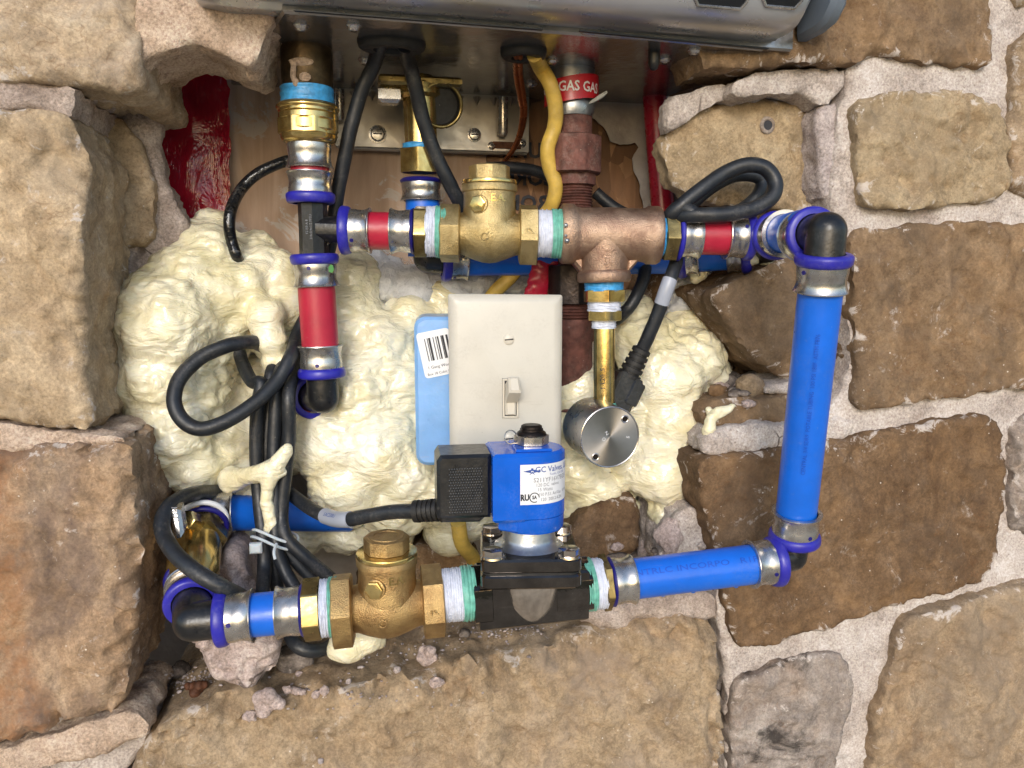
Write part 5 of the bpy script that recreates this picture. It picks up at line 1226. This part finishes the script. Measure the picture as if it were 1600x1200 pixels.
# lower left: ball valve and the blue pipe going behind the foam
bvv = thing('ball_valve', 'small brass ball valve with a steel lever between the lower left elbows', 'valve', P(322, 880, 10))
p_a = cD + dbk * 30; p_b = P(310, 806, 44)
dbv = (p_b - p_a).normalized(); Lb = (p_b - p_a).length
part(bvv, 'body', MB().lathe(p_a, dbv, [(0, 11.5), (Lb * .15, 12.5), (Lb * .2, 14), (Lb * 0.5, 14.6), (Lb * .75, 14), (Lb * .8, 12), (Lb, 11)], 32), 'bright_brass')
part(bvv, 'hex', MB().hexnut(p_a + dbv * Lb * 0.62, dbv, Lb * 0.2, 15.2, 1), 'dull_brass', 30)
sc0 = P(308, 822, 18); part(bvv, 'valve_stem', MB().hexnut(sc0 - V((0, -4, 0)), V((-0.25, -0.85, 0.45)), 16, 5.0, 0.6), 'bright_brass', 30)
lv0 = P(276, 788, 0); lv1 = P(283, 832, -4); ld = (lv1 - lv0).normalized()
lev = part(bvv, 'lever', MB().box((lv0 + lv1) / 2, ld, V((0, 1, 0.2)), ld.cross(V((0, 1, 0.2))), (lv1 - lv0).length, 12, 5.5, 1.8), 'steel', 30)
tx = MB(); text_flat(tx, "HOT", 4.2, lv0.lerp(lv1, 0.26) - ld.cross(V((0, 1, .2))).normalized() * 0 - Yv * 6.4, ld, V((1, 0, 0)), 0.02); part(lev, 'stamped_text', tx, 'ink_grey')
ov = thing('press_coupling', 'white and blue ringed press joint behind the lower left elbow', 'pipe fitting', P(290, 900, -10))
part(ov, 'press_sleeve', sleeve_mb(cD + dbk * 40, -dbk, 9), 'steel'); part(ov, 'collar', collar_mb(cD + dbk * 42, dbk, PR, 5, 3), 'navy_collar')
eE = thing('pipe_elbow', 'dark blue-collared elbow at the upper end of the lower left ball valve', 'pipe elbow', P(308, 820, 44))
part(eE, 'body', elbow_mb(P(310, 826, 36), P(308, 800, 46), P(330, 800, 46), 9.6, 8), 'black_plastic')
press_end(eE, P(318, 800, 46), X, 12, hole=0.4, collar='navy_collar')
for k, yy in enumerate((812, 822)): part(eE, 'ring', MB().ring(P(318, yy, 30), dbv, 13.0, 1.6), 'navy_collar' if k else 'label_white')
bb = thing('blue_pipe', 'level blue pipe low in the opening behind the cable bundle', 'pipe', P(430, 824, 50)); part(bb, 'pipe', pipe_mb(P(335, 800, 46), P(545, 806, 92)), 'blue_pipe')

# ------------------------------------------------------------------ cables
def spline(pts, sub=8):
    pts = [P(*p) for p in pts]; out = []
    for i in range(len(pts) - 1):
        p0 = pts[max(i - 1, 0)]; p1 = pts[i]; p2 = pts[i + 1]; p3 = pts[min(i + 2, len(pts) - 1)]
        for k in range(sub):
            t = k / sub; out.append(0.5 * ((2 * p1) + (p2 - p0) * t + (2 * p0 - 5 * p1 + 4 * p2 - p3) * t * t + (3 * p1 - p0 - 3 * p2 + p3) * t ** 3))
    return out + [pts[-1]]
def cable(pts, r, label, mat='black_cable', group=None, name='cable'):
    return solo(name, MB().tube([P(*p) for p in pts], r, 16, 8, wob=0.05), mat, label, 'cable', group, angle=60)
def hz(px_, py_): p = PZ(px_, py_, HZ); return p.y
cable([(596, 62, hz(596, 66)), (583, 104, 40), (566, 140, 46), (548, 200, 50), (538, 250, 54), (528, 300, 58), (522, 340, 60), (512, 400, 66), (490, 470, 66), (466, 520, 60), (455, 556, 40), (432, 596, 32), (395, 632, 24), (350, 660, 18), (312, 670, 16), (284, 655, 18), (272, 625, 22), (282, 590, 28), (312, 560, 34), (350, 542, 38), (376, 536, min(44, foam_y(376, 536) - 4)), (396, 535, foam_y(400, 536) - 1), (405, 538, foam_y(405, 538) + 9), (412, 542, foam_y(410, 540) + 24)], 4.3,
      'black cable from the left grommet that curls in a big loop over the left foam')
cable([(632, 70, hz(632, 70)), (640, 100, 46), (650, 140, 52), (662, 190, 58), (680, 240, 62), (704, 290, 66), (722, 330, 74), (730, 400, 100), (735, 450, 120)], 4.6, 'thick black cable from the left grommet passing behind the upper check valve')
fa = foam_y(362, 378); fb_ = foam_y(372, 404)
cable([(470, 246, 92), (440, 254, 90), (405, 270, 88), (378, 294, 86), (362, 325, min(84, fa - 2)), (358, 352, min(78, fa - 5)), (362, 378, fa - 3.5), (369, 398, fb_ - 2), (373, 408, fb_ + 5), (376, 416, fb_ + 18)], 3.6, 'thin glossy wet black cable arching left from the hot column into the foam', 'glossy_cable')
tie = (430, 846)
cable([(372, 542, 70), (380, 570, 62), (394, 596, 46), (408, 600, 40), (402, 640, 38), (400, 700, 38), (404, 770, 36), (412, 846, 26), (413, 890, 20), (410, 930, 4), (412, 960, 2)], 4.1, 'leftmost black cable of the bundle, reappearing beside the loop')
cable([(440, 545, 76), (424, 584, 50), (420, 640, 46), (416, 700, 44), (414, 770, 42), (421, 846, 34), (430, 890, 30), (436, 940, 24), (450, 985, 10), (468, 1012, -2), (500, 1016, 0), (530, 1000, 16)], 4.0, 'black cable of the bundle that loops below the lower run')
cable([(448, 560, 60), (432, 598, 42), (430, 650, 38), (428, 700, 36), (430, 770, 32), (431, 846, 24), (444, 890, 20), (464, 925, 14), (480, 960, 10)], 4.1, 'middle black cable of the bundle running behind the lower steel sleeve')
cable([(455, 540, 70), (450, 600, 46), (450, 650, 42), (444, 720, 38), (438, 790, 36), (438, 846, 30), (466, 880, 28), (500, 918, 26), (520, 950, 22)], 4.0, 'black cable of the bundle second from the right below the white tie')
cable([(466, 560, 74), (452, 610, 36), (452, 680, 34), (446, 740, 32), (440, 800, 30), (446, 838, 24), (474, 868, 22), (510, 898, 22), (540, 930, 20)], 4.1, 'rightmost black cable of the bundle fanning out below the white tie')
cable([(452, 770, 44), (478, 790, 34), (508, 806, 14), (540, 812, -6), (575, 806, -18), (612, 800, -26), (650, 798.5, -34), (664, 796, -36)], 4.1, 'black cable running right into the plug of the blue coil')
solo('cable_sleeve', MB().tube([P(508, 806, 13.5), P(524, 811, 3), P(540, 812, -6.2), P(548, 811.5, -9)], 4.7, 18, 5), 'wire_label', 'white printed sleeve on the cable left of the coil plug', 'cable sleeve')
tx = MB(); cS = P(524, 811, 3); text_wrap(tx, "SAC230U", 3.2, cS, (P(540, 812, -6) - P(508, 806, 14)), 4.85, V((-0.1, -1, 0.6)), True); part(bpy.data.objects['cable_sleeve'], 'printed_text', tx, 'ink_blue')
cable([(380, 768, 70), (335, 768, 46), (300, 772, 20), (268, 788, 2), (254, 812, -8), (256, 836, -16), (276, 868, -30), (310, 896, -40), (346, 917, -42), (372, 930, -34), (392, 944, -22), (404, 962, -14)], 4.3, 'grey-black cable curling round the lever of the lower left ball valve')
cable([(1040, 345, 4), (1055, 330, -4), (1090, 300, -6), (1130, 272, -6), (1165, 258, -8), (1195, 262, -10), (1211, 284, -12), (1206, 308, -14), (1180, 325, -14), (1140, 334, -14), (1100, 336, -12), (1070, 337, -6), (1052, 342, 4), (1044, 352, 18), (1046, 372, 30)], 4.5, 'outer loop of folded black cable above the short red pipe at upper right')
cable([(1052, 350, 10), (1078, 322, 10), (1110, 294, 12), (1145, 276, 14), (1175, 274, 14), (1190, 284, 14), (1184, 304, 12), (1166, 322, 12), (1140, 336, 10)], 4.0, 'inner loop of folded black cable above the short red pipe at upper right')
drop_pts = [(1088, 336, -10), (1070, 326, -6), (1054, 328, 2), (1046, 346, 16), (1052, 380, 22), (1057, 404, 14), (1051, 426, 6), (1042, 450, 4), (1028, 490, 8), (1012, 528, 12), (1000, 552, 16)]
cable(drop_pts, 4.2, 'black cable hanging from the folded loops down to the sensor plug')
solo('cable_sleeve', MB().tube(spline(drop_pts)[52:62], 4.6, 18, 1), 'wire_label', 'pale grey printed sleeve on the cable below the short red pipe', 'cable sleeve')
cable([(1010, 410, 60), (1004, 440, 52), (990, 470, 48), (976, 488, 50), (962, 500, 60)], 4.2, 'black cable curving behind the branch of the bronze tee')
cable([(930, 300, 110), (960, 325, 108), (1000, 345, 104), (1050, 370, 96)], 4.4, 'dark cable crossing behind the gas pipe beside the strand board')
cable([(760, 262, 118), (800, 262, 118), (840, 268, 120), (880, 290, 122)], 4.2, 'dark cable behind the cap of the upper check valve')
sp_ = thing('sensor_plug', 'angled black plug feeding the round pressure sensor', 'plug', P(965, 640, 12))
q0 = P(1003, 546, 15); q1 = P(980, 592, 18); qd = (q1 - q0).normalized(); Lq = (q1 - q0).length; pr = []
for k in range(5): pr += [(Lq * k / 5, 6.0 + 0.35 * k), (Lq * (k + 0.6) / 5, 6.0 + 0.35 * k), (Lq * (k + 0.65) / 5, 5.0 + 0.3 * k), (Lq * (k + 0.95) / 5, 5.0 + 0.3 * k)]
part(sp_, 'strain_relief', MB().lathe(q0, qd, [(-1, 4.2)] + pr, 24), 'black_rubber', 25)
q2 = P(962, 630, 16); q3 = V((1, 0, 0.25))
part(sp_, 'housing', MB().box((q1 + q2) / 2 + qd * 3, (q2 - q1), Yv, (q2 - q1).cross(Yv), (q2 - q1).length + 12, 16, 18, 2.0), 'black_plastic', 30)
part(sp_, 'latch', MB().box((q1 + q2) / 2 + V((6.5, -3, -1)), (q2 - q1), Yv, (q2 - q1).cross(Yv), 15, 10, 9, 1.2), 'black_plastic', 30)

cable([(835, 84, hz(818, 80) - 4), (845, 106, 40), (860, 132, 38), (868, 170, 42), (866, 200, 46), (856, 230, 48), (858, 258, 50), (868, 290, 52), (862, 320, 56), (845, 345, 66), (826, 390, 76), (800, 430, 78), (770, 460, 82), (745, 500, 100)], 4.8, 'yellow cable from the right grommet snaking down behind the upper run', 'yellow_cable')
for k in range(2):
    cable([(806 + 7 * k, 84, hz(818, 80)), (806 + 7 * k, 115, 50), (812 + 6 * k, 150, 70), (816 + 4 * k, 180, 90), (808 + 2 * k, 220, 110), (790, 250, 124), (770, 275, 130)], 1.7, ('left' if k == 0 else 'right') + ' bare copper wire of the pair from the right grommet', 'copper', name='copper_wire')
cable([(716, 815, 30), (722, 850, 40), (738, 870, 60), (745, 890, 80)], 5.0, 'yellow-brown cable end poking out of the foam behind the solenoid valve', 'yellow_cable')
zt_ = thing('zip_tie', 'clear white zip tie round the black cable bundle', 'zip tie', P(428, 855, 22))
zc = P(428, 846, 28); za = (P(428, 700, 36) - P(428, 846, 28)).normalized(); za = (za + X * 0.25).normalized()
for off in (0, 4.2):
    c_ = zc + za * off; ring_ = MB(); a = za.orthogonal().normalized(); a = (X - za * X.dot(za)).normalized(); b_ = za.cross(a); pts = []
    for k in range(33):
        t = 2 * math.pi * k / 32; pts.append(c_ + a * math.cos(t) * 13.5 + b_ * math.sin(t) * 9.5 + za * (1.5 * math.sin(2 * t)))
    part(zt_, 'strap', MB().tube(pts, 0.9, 8, 1), 'zip_tie')
part(zt_, 'head', MB().box(P(400, 856, 15), X, Z, Yv, 7, 6, 5, 1), 'zip_tie', 30)
part(zt_, 'tail', MB().tube([P(432, 850, 14), P(428, 862, 8), P(430, 874, 6)], 0.9, 8, 3), 'zip_tie')

# ------------------------------------------------------------------ loose rocks and rubble, resting on what lies under them
bpy.context.view_layer.update()
def crumb_lump(px, py, w, h, label, seed, mat='crumb'):
    p, n_ = hit(px, py + h * 0.4); s_ = (p - EYE).dot(_f) / FPX; Y0 = p.y; rg_ = random.Random(seed); bl = []
    for k in range(9):
        a = rg_.uniform(-1, 1); b = rg_.uniform(-1, 1)
        bl.append((px + a * w * 0.62, py + b * h * 0.55, Y0 - h * s_ * 0.35 + rg_.uniform(-2, 2), rg_.uniform(0.22, 0.42) * (w + h) / 2))
    solo('stone_chip', blob_mesh(bl, 0.7, seed * 1.1, 1.6, 1.8, 1.0, 2), mat, label, 'stone chip', 'loose rubble on the ledge', angle=0)
def bvh_of(names):
    vs = []; fs = []
    for o in bpy.data.objects:
        if o.type == 'MESH' and any(o.name.startswith(n_) for n_ in names):
            k = len(vs); mw = o.matrix_world; vs += [mw @ v.co for v in o.data.vertices]; fs += [tuple(i + k for i in p.vertices) for p in o.data.polygons]
    return BVHTree.FromPolygons(vs, fs)
BV = bvh_of(['stone', 'broken_mortar', 'mortar'])
def hit(px, py):
    d = ray(px, py).normalized(); h = BV.ray_cast(EYE * MM, d)
    return (h[0] / MM, h[1]) if h[0] is not None else (P(px, py, 60), V((0, 0, 1)))
def rock_mb(c, s, seed, n=3, facet=0.5, rough=0.16):
    bm = bmesh.new(); bmesh.ops.create_icosphere(bm, subdivisions=n, radius=1.0); mb = MB(); rg = random.Random(int(seed * 1000))
    pl = [(V((rg.gauss(0, 1), rg.gauss(0, 1), rg.gauss(0, 1))).normalized(), rg.uniform(0.55, 0.9)) for _ in range(9)]
    for v in bm.verts:
        p = v.co.normalized(); q = 1.0
        for nn_, d_ in pl:
            k = p.dot(nn_)
            if k > 0.05: q = min(q, 1 - facet + facet * min(1.0, d_ / k) if k > d_ else q)
        q += rough * noise.fractal(p * 1.7 + V((seed, 0, 0)), 0.8, 2.0, 4) + rough * 0.3 * noise.noise(p * 6 + V((seed, 3, 0)))
        mb.v.append(Vector(c) + V((p.x * s[0], p.y * s[1], p.z * s[2])) * q)
    mb.f = [tuple(v.index for v in f.verts) for f in bm.faces]; bm.free(); return mb
solo('rubble_rock', slab_mb(pxpoly([(288, 1000), (330, 985), (420, 985), (438, 1005), (432, 1050), (398, 1086), (362, 1090), (320, 1062)], -12), -12, 38, 41.2, 1.6, 1.6, 12, 3.0, 2.0, (0, 0), 2.6), 'crumb', 'big pinkish mortar rock under the lower left elbow and short blue pipe', 'rock', angle=60)
solo('rubble_rock', slab_mb(pxpoly([(330, 960), (338, 880), (352, 862), (376, 874), (386, 900), (404, 945), (404, 985), (340, 990)], 16), 16, 40, 41.9, 1.6, 1.6, 9, 2.5, 1.0, (0, 0), 2.0), 'crumb', 'pale rock standing behind the grey cable at lower left', 'rock', angle=60)
crumb_lump(306, 1074, 22, 16, 'rusty brown clod in the left corner of the ledge', 17, 'rusty')
crumb_lump(668, 1026, 25, 20, 'pink mortar lump on the ledge right of the foam blob', 3)
crumb_lump(424, 1098, 32, 26, 'crumbly pink mortar lump, the largest on the ledge front', 8)
crumb_lump(460, 1076, 22, 10, 'flat pale crumb above right of the largest mortar lump', 12)
rocks = [
    ((682, 1064), (13, 8), 'stone_chip', 'small pink crumb on the ledge below the pink lump', 'crumb'),
    ((394, 1112), (13, 8), 'stone_chip', 'pink crumb just left of the largest mortar lump', 'crumb'),
    ((496, 1086), (7, 6), 'stone_chip', 'small pale chip, left one of two on the ledge middle', 'crumb'),
    ((508, 1078), (8, 7), 'stone_chip', 'small pale chip, right one of two on the ledge middle', 'crumb'),
    ((468, 1053), (6, 4), 'stone_chip', 'tiny pale chip beside the big pinkish rock', 'crumb'),
    ((622, 1046), (7, 5), 'stone_chip', 'tiny white pebble between foam blob and pink lump', 'mortar_grey'),
    ((546, 1066), (5, 4), 'stone_chip', 'tiny white pebble below the foam blob', 'mortar_grey'),
    ((500, 1186), (5, 4), 'stone_chip', 'tiny white chip near the bottom edge of the ledge stone', 'mortar_grey'),
    ((726, 992), (9, 7), 'stone_chip', 'grey pebble under the taped nipple of the lower run', 'stone_grey'),
    ((1046, 836), (22, 24), 'rubble_rock', 'pinkish rubble lump under the tip of the right foam', 'crumb'),
    ((1010, 866), (20, 18), 'rubble_rock', 'grey rubble piece left of the pinkish lump', 'mortar_grey'),
    ((1022, 884), (14, 12), 'rubble_rock', 'small rubble piece over the level blue pipe', 'stone_grey'),
    ((1000, 884), (16, 10), 'rubble_rock', 'flat rubble piece at the right of the dark brown stone', 'mortar_grey'),
    ((1146, 592), (30, 18), 'rubble_rock', 'brown rubble piece right of the foam in the opening', 'stone_grey'),
    ((1186, 598), (24, 20), 'rubble_rock', 'flat brown rubble flake beside the long blue pipe', 'stone_ledge'),
    ((1120, 612), (18, 10), 'rubble_rock', 'dull rubble piece against the right foam', 'stone_dark_brown'),
    ((286, 1050), (16, 12), 'rubble_rock', 'dark shard in the gap beside the left stone', 'stone_grey'),
    ((640, 975), (30, 16), 'rubble_rock', 'grey dusty rock on the ledge behind the lower check valve', 'mortar_grey'),
    ((470, 1030), (34, 22), 'rubble_rock', 'grey stone under the hanging cable loop', 'stone_grey')]
for k, ((px_, py_), (w, h), nm, lb, mt) in enumerate(rocks):
    p, nrm = hit(px_, py_ + h * 0.3); s_ = (p - EYE).dot(_f) / FPX
    a, c_ = w * s_, h * s_ * 1.25
    solo(nm, rock_mb(p + nrm * c_ * 0.5, (a, min(a, c_) * 0.9, c_), 50 + k * 1.37, 3, 0.6, 0.24 if mt == 'crumb' else 0.14), mt, lb, 'rock' if nm == 'rubble_rock' else 'stone chip', 'loose rubble on the ledge', angle=45)
nh, nn_ = hit(1198, 196); nhp = part(wall, 'nail_hole', MB().ring(nh - Yv * 0.4, V((0.1, -1, 0)), 4.2, 1.5, 24, 8), 'stone_grey', 0); part(nhp, 'hole_floor', MB().lathe(nh - Yv * 1.0, -Yv, [(0, 3.4), (0.2, 3.3)], 20), 'ink_dark')
rg2 = random.Random(31)
for k in range(26):                              # a scatter of alike chips in the two rubble pockets
    a = k < 13; px_ = rg2.gauss(1140, 34) if a else rg2.gauss(1030, 42); py_ = rg2.gauss(600, 14) if a else rg2.gauss(858, 22)
    p, nrm = hit(px_, py_)
    if p.y > 110: continue
    s0 = rg2.uniform(2.2, 5.2)
    solo('mortar_chip', rock_mb(p + nrm * s0 * 0.4, (s0 * rg2.uniform(.9, 1.6), s0 * 0.9, s0 * rg2.uniform(.6, 1)), 90 + k * 2.3, 3, 0.6, 0.2), ('crumb', 'mortar', 'stone_grey')[k % 3],
         'small angular mortar chip in the rubble pocket ' + ('beside the right foam' if a else 'under the right foam'), 'mortar chip', 'chips ' + ('beside' if a else 'under') + ' the right foam', angle=45)
solo('stone_flake', slab_mb([(hit(738, 1036)[0].x + a, hit(738, 1036)[0].z + b) for a, b in ((-8, 6), (-3, 8), (7, -5), (6, -7), (-2, -7), (-7, -2))], hit(738, 1036)[0].y - 3.5, 3.2, 44.1, 1.2, 0.5, 0.8, 0.5, round_it=0), 'stone_ledge', 'flat tan stone flake lying on the ledge below the solenoid valve', 'stone flake')
gv = MB(); rg = random.Random(11)
for (cx, cy, sx, sy, n_) in ((815, 975, 40, 10, 130), (300, 1060, 34, 22, 110), (560, 1085, 160, 30, 60), (760, 990, 50, 10, 50), (1010, 880, 50, 14, 60), (1150, 606, 40, 8, 40), (640, 1010, 110, 20, 50)):
    for _ in range(n_):
        px_ = rg.gauss(cx, sx * 0.6); py_ = rg.gauss(cy, sy * 0.6); p, nrm = hit(px_, py_)
        if p.y > 120: continue
        r_ = rg.uniform(0.4, 1.0) * (1.8 if rg.random() < 0.1 else 1); bm = bmesh.new(); bmesh.ops.create_icosphere(bm, subdivisions=1, radius=1.0)
        sc_ = V((r_ * rg.uniform(.7, 1.5), r_ * rg.uniform(.7, 1.3), r_ * rg.uniform(.5, 1)))
        gv.add([p + nrm * r_ * 0.4 + V((v.co.x * sc_.x, v.co.y * sc_.y, v.co.z * sc_.z)) * (1 + 0.35 * rg.uniform(-1, 1)) for v in bm.verts], [tuple(v.index for v in f.verts) for f in bm.faces]); bm.free()
solo('grit', gv, 'mortar_grey', 'fine mortar grit and dust scattered along the ledge', 'grit', kind='stuff', angle=0)
